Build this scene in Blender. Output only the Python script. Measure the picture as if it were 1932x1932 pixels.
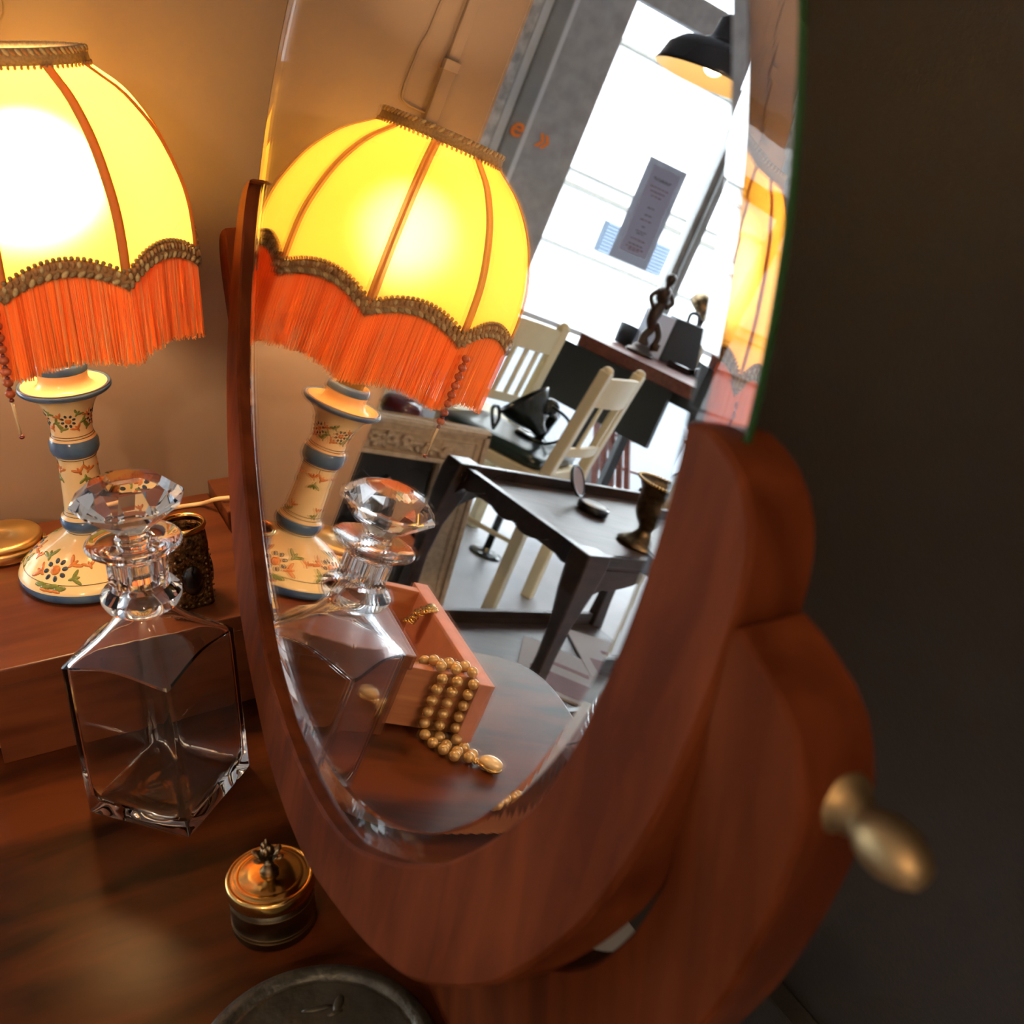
import bpy, math, random
from mathutils import Vector, Matrix
random.seed(7)
PI = math.pi
for o in list(bpy.data.objects): bpy.data.objects.remove(o)
sc = bpy.context.scene
col = sc.collection

# ---------------------------------------------------------------- camera
cam = bpy.data.cameras.new('camera'); cam.sensor_width = 36; cam.lens = 38.16
cam.clip_start = 0.01; cam.clip_end = 200
co = bpy.data.objects.new('camera', cam); col.objects.link(co)
right = Vector((.8904, -.4550, .0141)).normalized(); fwd = Vector((.4147, .7979, -.4376)).normalized()
up = right.cross(fwd).normalized(); right = fwd.cross(up)
m = Matrix((right, up, -fwd)).transposed().to_4x4(); m.translation = (-.1455, -.9956, .5425)
co.matrix_world = m; sc.camera = co
cam.dof.use_dof = True; cam.dof.focus_distance = .95; cam.dof.aperture_fstop = 13
# ---------------------------------------------------------------- look, world, lights
sc.view_settings.view_transform = 'Standard'; sc.view_settings.look = 'None'
sc.view_settings.exposure = 0.0; sc.view_settings.gamma = 1; sc.view_settings.use_curve_mapping = False
cy = sc.cycles
cy.max_bounces = 14; cy.diffuse_bounces = 4; cy.glossy_bounces = 8; cy.transmission_bounces = 12; cy.transparent_max_bounces = 24
cy.sample_clamp_indirect = 6; cy.caustics_reflective = True; cy.caustics_refractive = True; cy.blur_glossy = .6
cy.use_denoising = True
w = bpy.data.worlds.new('daylight'); sc.world = w; w.use_nodes = True
bg = w.node_tree.nodes['Background']; bg.inputs[0].default_value = (.80, .90, 1, 1); bg.inputs[1].default_value = 28

def light(name, kind, loc, power, color, size=.1, rot=None, **k):
    l = bpy.data.lights.new(name, kind); l.energy = power; l.color = color
    if kind == 'AREA':
        l.shape = 'RECTANGLE'; l.size = size[0]; l.size_y = size[1]
    elif kind != 'SUN': l.shadow_soft_size = size
    for a, b in k.items(): setattr(l, a, b)
    o = bpy.data.objects.new(name, l); col.objects.link(o); o.location = loc
    if rot: o.rotation_euler = rot
    return o
# daylight enters by the shop window in the wall y = 3.6 (portal on the glazing)
pl = light('window_portal', 'AREA', (-2.4, 3.53, .95), 1, (1, 1, 1), (3.4, 1.9), (PI/2, 0, PI)); pl.data.cycles.is_portal = True
# unseen warm lights: first read off the lamp's wall shadow, the rest added fill
light('unseen_warm_light', 'POINT', (-1.56, -2.64, 1.48), 105, (1, .64, .36), .07)
light('unseen_warm_light', 'POINT', (-1.1, .4, 1.9), 9, (1, .70, .45), .09)  # added fill for the mirrored chairs and carved frame
light('unseen_warm_light', 'POINT', (-.25, -1.75, 1.9), 9, (1, .66, .42), .07)  # added fill to brighten the side faces of the mirror frame

# ---------------------------------------------------------------- materials
def mat(name, color=(.5, .5, .5), rough=.5, metal=0, spec=.5, trans=0, ior=1.5, coat=0, sss=0, var=0, vscale=20, vcol=None, bump=0, bscale=60, aniso=0, rvar=0, stretch=(1, 1, 1), detail=4):
    M = bpy.data.materials.new(name); M.use_nodes = True; nt = M.node_tree; b = nt.nodes['Principled BSDF']
    b.inputs['Base Color'].default_value = (*color, 1); b.inputs['Roughness'].default_value = rough
    b.inputs['Metallic'].default_value = metal; b.inputs['Specular IOR Level'].default_value = spec
    b.inputs['Transmission Weight'].default_value = trans; b.inputs['IOR'].default_value = ior
    b.inputs['Coat Weight'].default_value = coat; b.inputs['Coat Roughness'].default_value = .08
    if True:
        tc = nt.nodes.new('ShaderNodeTexCoord'); mp = nt.nodes.new('ShaderNodeMapping'); mp.inputs['Scale'].default_value = stretch
        nt.links.new(tc.outputs['Object'], mp.inputs[0])
        no = nt.nodes.new('ShaderNodeTexNoise'); no.inputs['Scale'].default_value = vscale; no.inputs['Detail'].default_value = detail
        nt.links.new(mp.outputs[0], no.inputs['Vector'])
        if vcol is None: vcol = tuple(c*(1-var) for c in color)
        if var or vcol != color:
            cr = nt.nodes.new('ShaderNodeValToRGB'); cr.color_ramp.elements[0].position = .36; cr.color_ramp.elements[1].position = .64
            cr.color_ramp.elements[0].color = (*vcol, 1); cr.color_ramp.elements[1].color = (*color, 1)
            nt.links.new(no.outputs[0], cr.inputs[0]); nt.links.new(cr.outputs[0], b.inputs['Base Color'])
        if rvar:
            mr = nt.nodes.new('ShaderNodeMapRange'); mr.inputs[3].default_value = max(.01, rough-rvar); mr.inputs[4].default_value = rough+rvar
            mr.inputs[1].default_value = .35; mr.inputs[2].default_value = .65
            nt.links.new(no.outputs[0], mr.inputs[0]); nt.links.new(mr.outputs[0], b.inputs['Roughness'])
        if bump:
            n2 = nt.nodes.new('ShaderNodeTexNoise'); n2.inputs['Scale'].default_value = bscale; n2.inputs['Detail'].default_value = 3
            nt.links.new(mp.outputs[0], n2.inputs['Vector'])
            bp = nt.nodes.new('ShaderNodeBump'); bp.inputs['Strength'].default_value = bump; bp.inputs['Distance'].default_value = .002
            nt.links.new(n2.outputs[0], bp.inputs['Height']); nt.links.new(bp.outputs[0], b.inputs['Normal'])
    return M

def wood(name, dark, light_, scale=6, axis=0, rough=.3, coat=0, dist=3, bump=.05, fine=14, rvar=.08, spec=.5):
    M = bpy.data.materials.new(name); M.use_nodes = True; nt = M.node_tree; b = nt.nodes['Principled BSDF']; L = nt.links
    tc = nt.nodes.new('ShaderNodeTexCoord'); mp = nt.nodes.new('ShaderNodeMapping')
    s = [fine]*3; s[axis] = 1.2; mp.inputs['Scale'].default_value = s; L.new(tc.outputs['Object'], mp.inputs[0])
    n1 = nt.nodes.new('ShaderNodeTexNoise'); n1.inputs['Scale'].default_value = scale; n1.inputs['Detail'].default_value = 8; n1.inputs['Distortion'].default_value = dist*.2
    L.new(mp.outputs[0], n1.inputs['Vector'])
    n2 = nt.nodes.new('ShaderNodeTexNoise'); n2.inputs['Scale'].default_value = 7; n2.inputs['Detail'].default_value = 5; L.new(tc.outputs['Object'], n2.inputs['Vector'])
    mx = nt.nodes.new('ShaderNodeMath'); mx.operation = 'MULTIPLY_ADD'; mx.inputs[1].default_value = .55
    m2 = nt.nodes.new('ShaderNodeMath'); m2.operation = 'MULTIPLY'; m2.inputs[1].default_value = .45
    L.new(n2.outputs[0], m2.inputs[0]); L.new(n1.outputs[0], mx.inputs[0]); L.new(m2.outputs[0], mx.inputs[2])
    cr = nt.nodes.new('ShaderNodeValToRGB'); e = cr.color_ramp.elements; e[0].position = .40; e[1].position = .60; e[0].color = (*dark, 1); e[1].color = (*light_, 1)
    L.new(mx.outputs[0], cr.inputs[0]); L.new(cr.outputs[0], b.inputs['Base Color'])
    mr = nt.nodes.new('ShaderNodeMapRange'); mr.inputs[1].default_value = .1; mr.inputs[2].default_value = .9; mr.inputs[3].default_value = rough-rvar; mr.inputs[4].default_value = rough+rvar
    L.new(n2.outputs[0], mr.inputs[0]); L.new(mr.outputs[0], b.inputs['Roughness'])
    b.inputs['Coat Weight'].default_value = coat; b.inputs['Coat Roughness'].default_value = .12; b.inputs['Specular IOR Level'].default_value = spec
    if bump:
        bp = nt.nodes.new('ShaderNodeBump'); bp.inputs['Strength'].default_value = bump; bp.inputs['Distance'].default_value = .001
        L.new(mx.outputs[0], bp.inputs['Height']); L.new(bp.outputs[0], b.inputs['Normal'])
    return M

def cloth(name, color, tcolor, tw=.6):       # thin fabric lit through
    M = bpy.data.materials.new(name); M.use_nodes = True; nt = M.node_tree; nt.nodes.remove(nt.nodes['Principled BSDF'])
    d = nt.nodes.new('ShaderNodeBsdfDiffuse'); d.inputs[0].default_value = (*color, 1)
    t = nt.nodes.new('ShaderNodeBsdfTranslucent'); t.inputs[0].default_value = (*tcolor, 1)
    tc = nt.nodes.new('ShaderNodeTexCoord'); no = nt.nodes.new('ShaderNodeTexNoise'); no.inputs['Scale'].default_value = 500; no.inputs['Detail'].default_value = 2
    nt.links.new(tc.outputs['Object'], no.inputs['Vector'])
    cr = nt.nodes.new('ShaderNodeValToRGB'); cr.color_ramp.elements[0].color = (*[c*.9 for c in tcolor], 1); cr.color_ramp.elements[1].color = (*tcolor, 1)
    nt.links.new(no.outputs[0], cr.inputs[0]); nt.links.new(cr.outputs[0], t.inputs[0])
    x = nt.nodes.new('ShaderNodeMixShader'); x.inputs[0].default_value = tw
    nt.links.new(d.outputs[0], x.inputs[1]); nt.links.new(t.outputs[0], x.inputs[2]); nt.links.new(x.outputs[0], nt.nodes['Material Output'].inputs[0])
    return M

def shade_mat(name):       # thin woven shade: diffuse, translucent and a forward-scattering part
    M = cloth(name, (.80, .50, .16), (.86, .58, .085), .85); nt = M.node_tree
    r = nt.nodes.new('ShaderNodeBsdfRefraction'); r.inputs['Color'].default_value = (1, .88, .42, 1); r.inputs['Roughness'].default_value = .85; r.inputs['IOR'].default_value = 1.25
    out = nt.nodes['Material Output']; prev = out.inputs[0].links[0].from_socket
    x = nt.nodes.new('ShaderNodeMixShader'); x.inputs[0].default_value = .42
    nt.links.new(prev, x.inputs[1]); nt.links.new(r.outputs[0], x.inputs[2]); nt.links.new(x.outputs[0], out.inputs[0])
    return M
def emis(name, color, s):
    M = bpy.data.materials.new(name); M.use_nodes = True; b = M.node_tree.nodes['Principled BSDF']
    b.inputs['Emission Color'].default_value = (*color, 1); b.inputs['Emission Strength'].default_value = s
    return M
def pane_mat(name, tint=(1, 1, 1), k=.07):
    M = bpy.data.materials.new(name); M.use_nodes = True; nt = M.node_tree; nt.nodes.remove(nt.nodes['Principled BSDF'])
    a = nt.nodes.new('ShaderNodeBsdfTransparent'); a.inputs[0].default_value = (*tint, 1)
    g = nt.nodes.new('ShaderNodeBsdfGlossy'); g.inputs['Roughness'].default_value = .01
    x = nt.nodes.new('ShaderNodeMixShader'); x.inputs[0].default_value = k
    nt.links.new(a.outputs[0], x.inputs[1]); nt.links.new(g.outputs[0], x.inputs[2]); nt.links.new(x.outputs[0], nt.nodes['Material Output'].inputs[0])
    return M

MT = {}
MT['beige'] = mat('beige_plaster', (.195, .133, .098), .75, var=.06, vscale=3, bump=.15, bscale=90)
MT['black_wall'] = mat('black_paint', (.030, .027, .025), .6, var=.12, vscale=4, bump=.35, bscale=160)
MT['concrete'] = mat('pale_concrete', (.46, .47, .50), .45, var=.16, vscale=5, bump=.05)
MT['white_wall'] = mat('white_render', (.62, .66, .70), .7, var=.08, vscale=30)
MT['grey_col'] = mat('grey_plaster_column', (.42, .42, .42), .8, var=.25, vscale=14, bump=.3, bscale=40)
MT['marble'] = mat('mottled_pale_stone', (.80, .80, .78), .5, vcol=(.35, .36, .36), vscale=22)
MT['grey_frame'] = mat('grey_window_metal', (.26, .26, .255), .45, var=.2, vscale=10)
MT['white_frame'] = mat('white_gloss_jamb', (.7, .72, .75), .25)
MT['table'] = wood('polished_mahogany', (.014, .0035, .0016), (.088, .020, .0052), 5, 0, .29, coat=0, fine=5.5, rvar=.03, spec=.18, bump=0)
MT['table'].node_tree.nodes['Principled BSDF'].inputs['Specular Tint'].default_value = (1, .78, .48, 1)
MT['plinth'] = wood('plinth_mahogany', (.085, .021, .008), (.150, .042, .014), 5, 0, .30, coat=0, fine=12, rvar=.02, spec=.35)
MT['frame'] = wood('frame_mahogany', (.056, .0115, .0034), (.108, .0245, .0072), 4, 2, .55, coat=0, fine=14, rvar=.05, spec=.03)
MT['drawer'] = wood('raw_drawer_wood', (.30, .10, .035), (.44, .17, .065), 5, 0, .45, fine=22)
MT['drawer_pink'] = mat('pinkish_drawer_edge', (.50, .20, .13), .5, var=.15, vscale=60)
MT['mirror'] = mat('silvered_glass', (.985, .985, .97), 0.0, 1)
MT['slab'] = mat('mirror_front_glass', (1, 1, 1), 0, trans=1, ior=1.5)
MT['glass_edge'] = mat('green_glass_edge', (.012, .045, .010), .12, spec=.6)
MT['glass'] = mat('clear_crystal', (1, 1, 1), 0, trans=1, ior=1.5)
MT['ceramic'] = mat('cream_glazed_earthenware', (.86, .66, .33), .14, var=.04, vscale=8, coat=0, spec=.4)
MT['blue'] = mat('blue_glaze', (.030, .075, .19), .14, vcol=(.09, .17, .27), vscale=35, coat=0, spec=.4)
MT['paint_orange'] = mat('orange_glaze_paint', (.62, .20, .04), .2, var=.3, vscale=300)
MT['paint_green'] = mat('green_glaze_paint', (.20, .24, .05), .2, var=.3, vscale=300)
MT['paint_dark'] = mat('dark_blue_glaze_paint', (.03, .04, .06), .2)
MT['paint_line'] = mat('brown_glaze_line', (.12, .08, .04), .25)
MT['shade'] = shade_mat('yellow_shade_fabric')
MT['rib'] = mat('orange_brown_tape', (.48, .17, .035), .7, var=.2, vscale=400)
MT['rib_t'] = cloth('orange_rib_tape', (.55, .30, .11), (.55, .27, .06), .5)
MT['braid'] = mat('olive_brown_braid', (.34, .22, .10), .8, var=.4, vscale=500)
MT['braid2'] = mat('straw_green_braid', (.60, .44, .20), .6, var=.3, vscale=500)
MT['braid3'] = mat('rust_braid', (.38, .19, .07), .8, var=.3, vscale=500)
MT['fringe'] = cloth('orange_silk_fringe', (1, .46, .15), (1, .56, .14), .6)
MT['fringe_dark'] = cloth('deep_orange_silk_fringe', (.80, .33, .10), (.85, .36, .08), .6)
MT['fringe_light'] = cloth('pale_orange_silk_fringe', (1, .55, .22), (1, .60, .20), .4)
MT['fringe_tip'] = mat('pale_fringe_tip', (.8, .40, .16), .6)
MT['bead'] = mat('red_orange_bead', (.50, .10, .03), .2, var=.3, vscale=200)
MT['bead_dark'] = mat('dark_red_bead', (.16, .02, .012), .2)
MT['toggle'] = mat('pale_wood_toggle', (.75, .55, .30), .4)
MT['bulb'] = emis('glowing_bulb', (1, .78, .42), 60)
MT['brass'] = mat('polished_brass', (.80, .50, .16), .16, 1, var=.15, vscale=30)
MT['brass_satin'] = mat('satin_brass', (.33, .23, .11), .50, 1, var=.25, vscale=60)
MT['gilt'] = mat('gilt_compact', (.80, .50, .18), .40, 1)
MT['tin'] = mat('dark_tin', (.20, .16, .10), .30, 1, var=.35, vscale=40)
MT['tarnish'] = mat('tarnished_bronze', (.22, .15, .08), .38, 1, var=.5, vscale=60)
MT['pewter'] = mat('dark_pewter', (.10, .10, .085), .42, .8, var=.45, vscale=70, bump=.5, bscale=240)
MT['pewter_in'] = mat('dark_relief_metal', (.045, .042, .032), .45, .6, var=.4, vscale=60, bump=.4, bscale=120)
MT['filigree'] = mat('brown_gilt_filigree', (.20, .09, .025), .35, .8, vcol=(.03, .012, .005), vscale=260, bump=1, bscale=420)
MT['onyx'] = mat('black_stone', (.008, .006, .007), .08, coat=.5)
MT['cord'] = mat('cream_flex', (.72, .50, .25), .45)
MT['pearl'] = mat('golden_pearl', (.66, .42, .16), .16, .55, coat=.5)
MT['pearl_big'] = mat('cream_pearl', (.85, .62, .32), .2, .2, coat=.5)
MT['cream'] = mat('cream_chair_paint', (.78, .68, .44), .45, var=.06, vscale=20)
MT['green_seat'] = mat('dark_green_leatherette', (.014, .030, .024), .28, var=.3, vscale=10)
MT['lampblack'] = mat('dark_green_enamel', (.012, .018, .017), .16, coat=.4)
MT['oak'] = wood('dark_oak', (.012, .006, .004), (.040, .020, .012), 5, 0, .30, fine=14, coat=.2)
MT['oak_top'] = wood('dark_oak_top', (.035, .018, .012), (.095, .055, .038), 5, 0, .36, fine=16, coat=0, spec=.4)
MT['redwood'] = wood('red_brown_desk_wood', (.09, .026, .016), (.17, .055, .035), 5, 0, .35, fine=10)
MT['black_panel'] = mat('black_board', (.012, .013, .012), .5)
MT['bronze'] = mat('brown_bronze', (.055, .032, .020), .45, .5, var=.3, vscale=40)
MT['grey_case'] = mat('blue_grey_case', (.035, .045, .052), .6)
MT['white_box'] = cloth('white_card', (.8, .84, .9), (.5, .54, .6), .3)
MT['carved'] = mat('cream_painted_carving', (.64, .49, .33), .6, var=.25, vscale=60, bump=.3)
MT['dark_pic'] = mat('dark_mirror_panel', (.02, .017, .013), .25, var=.5, vscale=8)
MT['pinktag'] = mat('pinkish_tag', (.38, .24, .22), .6)
MT['orange_cloth'] = mat('orange_cloth', (.75, .17, .04), .7)
MT['maroon'] = mat('maroon_glaze', (.12, .02, .025), .15, var=.4, vscale=20)
MT['yellow'] = mat('yellow_panel', (.75, .52, .05), .5)
MT['paper'] = mat('pale_paper', (.62, .60, .62), .7)
MT['greypaper'] = cloth('grey_paper', (.30, .30, .32), (.26, .26, .28), .6)
MT['greyinner'] = cloth('light_grey_paper', (.50, .48, .52), (.9, .87, .92), .8)
MT['ink_grey'] = mat('grey_print', (.13, .12, .14), .7)
MT['ink_red'] = mat('pink_print', (.26, .13, .14), .7)
MT['orange_letter'] = cloth('orange_lettering', (.95, .30, .06), (.9, .30, .06), .4)
MT['facade'] = mat('white_facade', (.86, .84, .80), .9, var=.04, vscale=2)
MT['ledge'] = mat('beige_ledge', (.060, .056, .046), .9)
MT['shutter'] = mat('blue_grey_shutter', (.022, .034, .050), .7)
MT['shutter_slat'] = mat('pale_blue_slat', (.038, .058, .085), .7)
MT['pavement'] = mat('street_pavement', (.024, .028, .034), .9, var=.15, vscale=3)
MT['pendant_in'] = mat('cream_enamel', (.85, .66, .38), .35)
MT['pendant_out'] = mat('black_enamel', (.018, .018, .022), .25)
MT['pane'] = pane_mat('clear_pane')
MT['white_strip'] = mat('white_plastic', (.75, .78, .8), .3)
MT['rubber'] = mat('black_gap', (.004, .003, .003), .8)

# ---------------------------------------------------------------- mesh helpers
class MB:
    def __init__(s): s.v = []; s.f = []; s.m = []; s.sm = []
    def add(s, vs, fs, mi=0, smooth=False):
        n = len(s.v); s.v += [Vector(v) for v in vs]
        for f in fs: s.f.append([i+n for i in f]); s.m.append(mi); s.sm.append(smooth)
    def box(s, lo, hi, mi=0, mtx=None):
        x0, y0, z0 = lo; x1, y1, z1 = hi
        vs = [(x0, y0, z0), (x1, y0, z0), (x1, y1, z0), (x0, y1, z0), (x0, y0, z1), (x1, y0, z1), (x1, y1, z1), (x0, y1, z1)]
        if mtx: vs = [mtx @ Vector(v) for v in vs]
        s.add(vs, [(0, 3, 2, 1), (4, 5, 6, 7), (0, 1, 5, 4), (1, 2, 6, 5), (2, 3, 7, 6), (3, 0, 4, 7)], mi)
    def beam(s, a, b, w, h, mi=0, upv=(0, 0, 1)):
        a = Vector(a); b = Vector(b); d = (b-a); L = d.length; d.normalize(); u = Vector(upv)
        if abs(d.dot(u)) > .95: u = Vector((1, 0, 0)) if abs(d.x) < .9 else Vector((0, 1, 0))
        x = d.cross(u).normalized(); y = x.cross(d).normalized()
        vs = []
        for p in (a, b):
            for i, j in ((-1, -1), (1, -1), (1, 1), (-1, 1)): vs.append(p + x*i*w/2 + y*j*h/2)
        s.add(vs, [(3, 2, 1, 0), (4, 5, 6, 7), (0, 1, 5, 4), (1, 2, 6, 5), (2, 3, 7, 6), (3, 0, 4, 7)], mi)
    def tube(s, pts, r, n=8, mi=0, caps=True):
        pts = [Vector(p) for p in pts]; R = r if isinstance(r, (list, tuple)) else [r]*len(pts)
        vs = []; prev = None
        for i, p in enumerate(pts):
            d = (pts[min(i+1, len(pts)-1)]-pts[max(i-1, 0)]).normalized()
            if prev is None:
                a = Vector((0, 0, 1)) if abs(d.z) < .9 else Vector((1, 0, 0)); x = d.cross(a).normalized()
            else: x = (prev - d*prev.dot(d)).normalized()
            prev = x; y = d.cross(x)
            for k in range(n): t = 2*PI*k/n; vs.append(p + (x*math.cos(t)+y*math.sin(t))*R[i])
        fs = []
        for i in range(len(pts)-1):
            for k in range(n): a = i*n+k; b = i*n+(k+1) % n; fs.append((a, b, b+n, a+n))
        s.add(vs, fs, mi, True)
        if caps: s.add(vs[:n], [tuple(range(n))[::-1]], mi); s.add(vs[-n:], [tuple(range(n))], mi)
    def lathe(s, prof, c=(0, 0, 0), n=48, mi=0, mtx=None, rfun=None, smooth=True):
        vs = []; fs = []; c = Vector(c)
        for r, z in prof:
            for k in range(n):
                t = 2*PI*k/n; rr = r*(rfun(t) if rfun else 1); p = Vector((rr*math.cos(t), rr*math.sin(t), z))
                vs.append((mtx @ p) if mtx else p + c)
        for i in range(len(prof)-1):
            for k in range(n): a = i*n+k; b = i*n+(k+1) % n; fs.append((a, b, b+n, a+n))
        ms = mi if isinstance(mi, (list, tuple)) else None
        if ms:
            for i in range(len(prof)-1):
                s.add([vs[i*n+k] for k in range(n)]+[vs[(i+1)*n+k] for k in range(n)], [(k, (k+1) % n, (k+1) % n+n, k+n) for k in range(n)], ms[i], smooth)
        else: s.add(vs, fs, mi, smooth)
    def ell(s, c, r, rot=None, mi=0, nu=12, nv=7):
        c = Vector(c); r = (r, r, r) if not isinstance(r, (list, tuple)) else r
        vs = []; 
        for i in range(nv+1):
            ph = PI*i/nv
            for k in range(nu):
                t = 2*PI*k/nu; p = Vector((r[0]*math.sin(ph)*math.cos(t), r[1]*math.sin(ph)*math.sin(t), r[2]*math.cos(ph)))
                vs.append(c + (rot @ p if rot else p))
        fs = []
        for i in range(nv):
            for k in range(nu): a = i*nu+k; b = i*nu+(k+1) % nu; fs.append((b, a, a+nu, b+nu))
        s.add(vs, fs, mi, True)
    def prism(s, pts, f0, f1, mi=0, side=None, smooth=False):   # pts: list of 2D; f0,f1: 2D -> 3D maps for both caps
        n = len(pts); A = [f0(*p) for p in pts]; B = [f1(*p) for p in pts]
        s.add(A, [tuple(range(n))], mi); s.add(B, [tuple(range(n))[::-1]], mi)
        s.add(A+B, [(i, i+n, (i+1) % n+n, (i+1) % n) for i in range(n)], mi if side is None else side, smooth)
    def build(s, name, mats, parent=None, bevel=0, seg=2, weld=True, fix=True):
        off = parent.matrix_world.translation if parent else Vector()
        org = Vector()
        if parent is None:
            xs = [v.x for v in s.v]; ys = [v.y for v in s.v]; zs = [v.z for v in s.v]
            org = Vector(((min(xs)+max(xs))/2, (min(ys)+max(ys))/2, min(zs)))
        me = bpy.data.meshes.new(name); me.from_pydata([tuple(v-off-org) for v in s.v], [], s.f)
        if not isinstance(mats, (list, tuple)): mats = [mats]
        for mm in mats: me.materials.append(mm)
        for p, mi, sm in zip(me.polygons, s.m, s.sm): p.material_index = mi; p.use_smooth = sm
        import bmesh
        bm = bmesh.new(); bm.from_mesh(me)
        if weld: bmesh.ops.remove_doubles(bm, verts=bm.verts, dist=1e-6)
        if fix: bmesh.ops.recalc_face_normals(bm, faces=bm.faces)
        bm.to_mesh(me); bm.free()
        o = bpy.data.objects.new(name, me); col.objects.link(o)
        if parent: 
            o.parent = parent
        else: o.location = org
        if bevel:
            b = o.modifiers.new('bevel', 'BEVEL'); b.width = bevel; b.segments = seg; b.limit_method = 'ANGLE'; b.angle_limit = .6; b.harden_normals = False
        wp(o)
        return o
def wp(o): bpy.context.view_layer.update()
def empty(name, loc, label, cat, group=None):
    o = bpy.data.objects.new(name, None); o.empty_display_size = .05; col.objects.link(o); o.location = loc
    o['label'] = label; o['category'] = cat
    if group: o['group'] = group
    bpy.context.view_layer.update(); return o
def tag(o, label, cat, group=None):
    o['label'] = label; o['category'] = cat
    if group: o['group'] = group
    return o
def struct(o, label=None): o['kind'] = 'structure'; return o
def sub(o): return o   # readability: sub-part
def circ(r, n=64): return [(r*math.cos(2*PI*i/n), r*math.sin(2*PI*i/n)) for i in range(n)]
def smoothpts(P, k=6, closed=False):
    P = [Vector(p) for p in P]; out = []; n = len(P)
    rng = range(n if closed else n-1)
    for i in rng:
        g = (lambda j: P[j % n]) if closed else (lambda j: P[max(0, min(n-1, j))])
        p0, p1, p2, p3 = g(i-1), g(i), g(i+1), g(i+2)
        for s in range(k):
            t = s/k; out.append(.5*((2*p1)+(p2-p0)*t+(2*p0-5*p1+4*p2-p3)*t*t+(3*p1-p0-3*p2+p3)*t**3))
    if not closed: out.append(P[-1])
    return out

# ================================================================ THE ROOM
FL = -.75; CE = 2.0
b = MB(); b.box((-6, -4, FL-.1), (.8, 3.62, FL)); struct(b.build('floor', MT['concrete']))
b = MB(); b.box((-6, -4, CE), (.8, 3.75, CE+.1)); struct(b.build('ceiling', MT['white_wall']))
b = MB(); b.box((-.164, .012, FL), (.62, .13, CE)); struct(b.build('wall_back', MT['beige'], bevel=.004))
b = MB(); b.box((.62, -4, FL), (.8, 3.62, CE)); struct(b.build('wall_right', MT['black_wall']))
b = MB(); b.box((-6.1, -4.1, FL), (.8, -4, CE)); struct(b.build('wall_front', MT['white_wall']))
b = MB(); b.box((-6.1, -4, FL), (-6, 3.75, CE)); struct(b.build('wall_left', MT['white_wall']))
# window wall at y = 3.6: white dado, piers, transom and glazing bars
b = MB(); b.box((-6, 3.6, FL), (-1.945, 3.74, -.66)); b.box((-1.945, 3.6, FL), (.66, 3.74, .03)); struct(b.build('wall_window', MT['white_wall']))
b = MB(); b.box((-6, 3.6, 1.9), (.66, 3.74, CE)); struct(b.build('trim_1', MT['grey_col']))
b = MB(); b.box((-1.945, 3.6, .03), (-1.69, 3.74, 1.9)); struct(b.build('trim_2', MT['grey_col'], bevel=.006))
b = MB(); b.box((-1.545, 3.6, .03), (.66, 3.74, 1.9)); struct(b.build('trim_3', MT['marble']))
b = MB(); b.box((-6, 3.62, 1.47), (-1.945, 3.68, 1.60)); struct(b.build('trim_4', MT['grey_col']))
b = MB(); b.box((.585, -4, FL), (.6195, .012, FL+.16)); o_ = b.build('floor_corner_cover', MT['black_wall'], bevel=.004); struct(o_)  # added black strip covering the lit floor corner so it stays dark
wr = bpy.data.objects.new('window_1', None); col.objects.link(wr); wr.location = (-2.6, 3.62, .03); wr['kind'] = 'structure'; wp(wr)
b = MB(); b.box((-2.735, 3.60, -.66), (-2.65, 3.66, 1.47)); b.box((-2.70, 3.57, .03), (-2.68, 3.60, 1.47)); b.build('mullion', MT['grey_frame'], wr, bevel=.004)
b = MB(); b.box((-4.9, 3.60, -.66), (-4.82, 3.66, 1.47)); b.build('mullion', MT['grey_frame'], wr, bevel=.004)
b = MB(); b.box((-6, 3.575, .03), (-1.945, 3.66, .055)); b.build('sill', MT['white_strip'], wr)
b = MB(); b.box((-5.99, 3.634, -.66), (-1.945, 3.640, .03)); b.box((-5.99, 3.634, .055), (-1.945, 3.640, 1.47)); b.box((-5.99, 3.634, 1.6), (-1.945, 3.640, 1.9)); b.build('glass_pane', MT['pane'], wr)
wr = bpy.data.objects.new('window_2', None); col.objects.link(wr); wr.location = (-1.45, 3.62, .03); wr['kind'] = 'structure'; wp(wr)
b = MB(); b.box((-1.665, 3.57, .03), (-1.585, 3.63, 1.9)); b.build('frame_stile', MT['grey_frame'], wr, bevel=.01)
b = MB(); b.box((-1.69, 3.585, .03), (-1.665, 3.63, 1.9)); b.box((-1.585, 3.59, .03), (-1.545, 3.63, 1.9)); b.build('jamb_strip', MT['white_frame'], wr, bevel=.004)
# lettering on the inner glass leaf in front of the pier
b = MB(); b.box((-1.86, 3.55, .62), (-1.50, 3.554, 1.9)); gl = b.build('glass_leaf', MT['pane']); struct(gl); gl.name = 'window_3'
def text(name, body, loc, size, rot, mt, shear=0):
    cu = bpy.data.curves.new(name, 'FONT'); cu.body = body; cu.size = size; cu.extrude = .0008; cu.shear = shear; cu.align_x = 'CENTER'; cu.offset = size*.018
    o = bpy.data.objects.new(name, cu); col.objects.link(o); o.location = loc; o.rotation_euler = rot; cu.materials.append(mt)
    wp(o); dg = bpy.context.evaluated_depsgraph_get(); me = bpy.data.meshes.new_from_object(o.evaluated_get(dg))
    n = bpy.data.objects.new(name, me); n.matrix_world = o.matrix_world; bpy.data.objects.remove(o); col.objects.link(n)
    if not me.materials: me.materials.append(mt)
    return n
le = text('window_letter', 'e', (-1.612, 3.5475, .735), .125, (PI/2, 0, PI), MT['orange_letter'], .25)
tag(le, 'orange painted letter e on the shop window glass', 'lettering')
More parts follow.
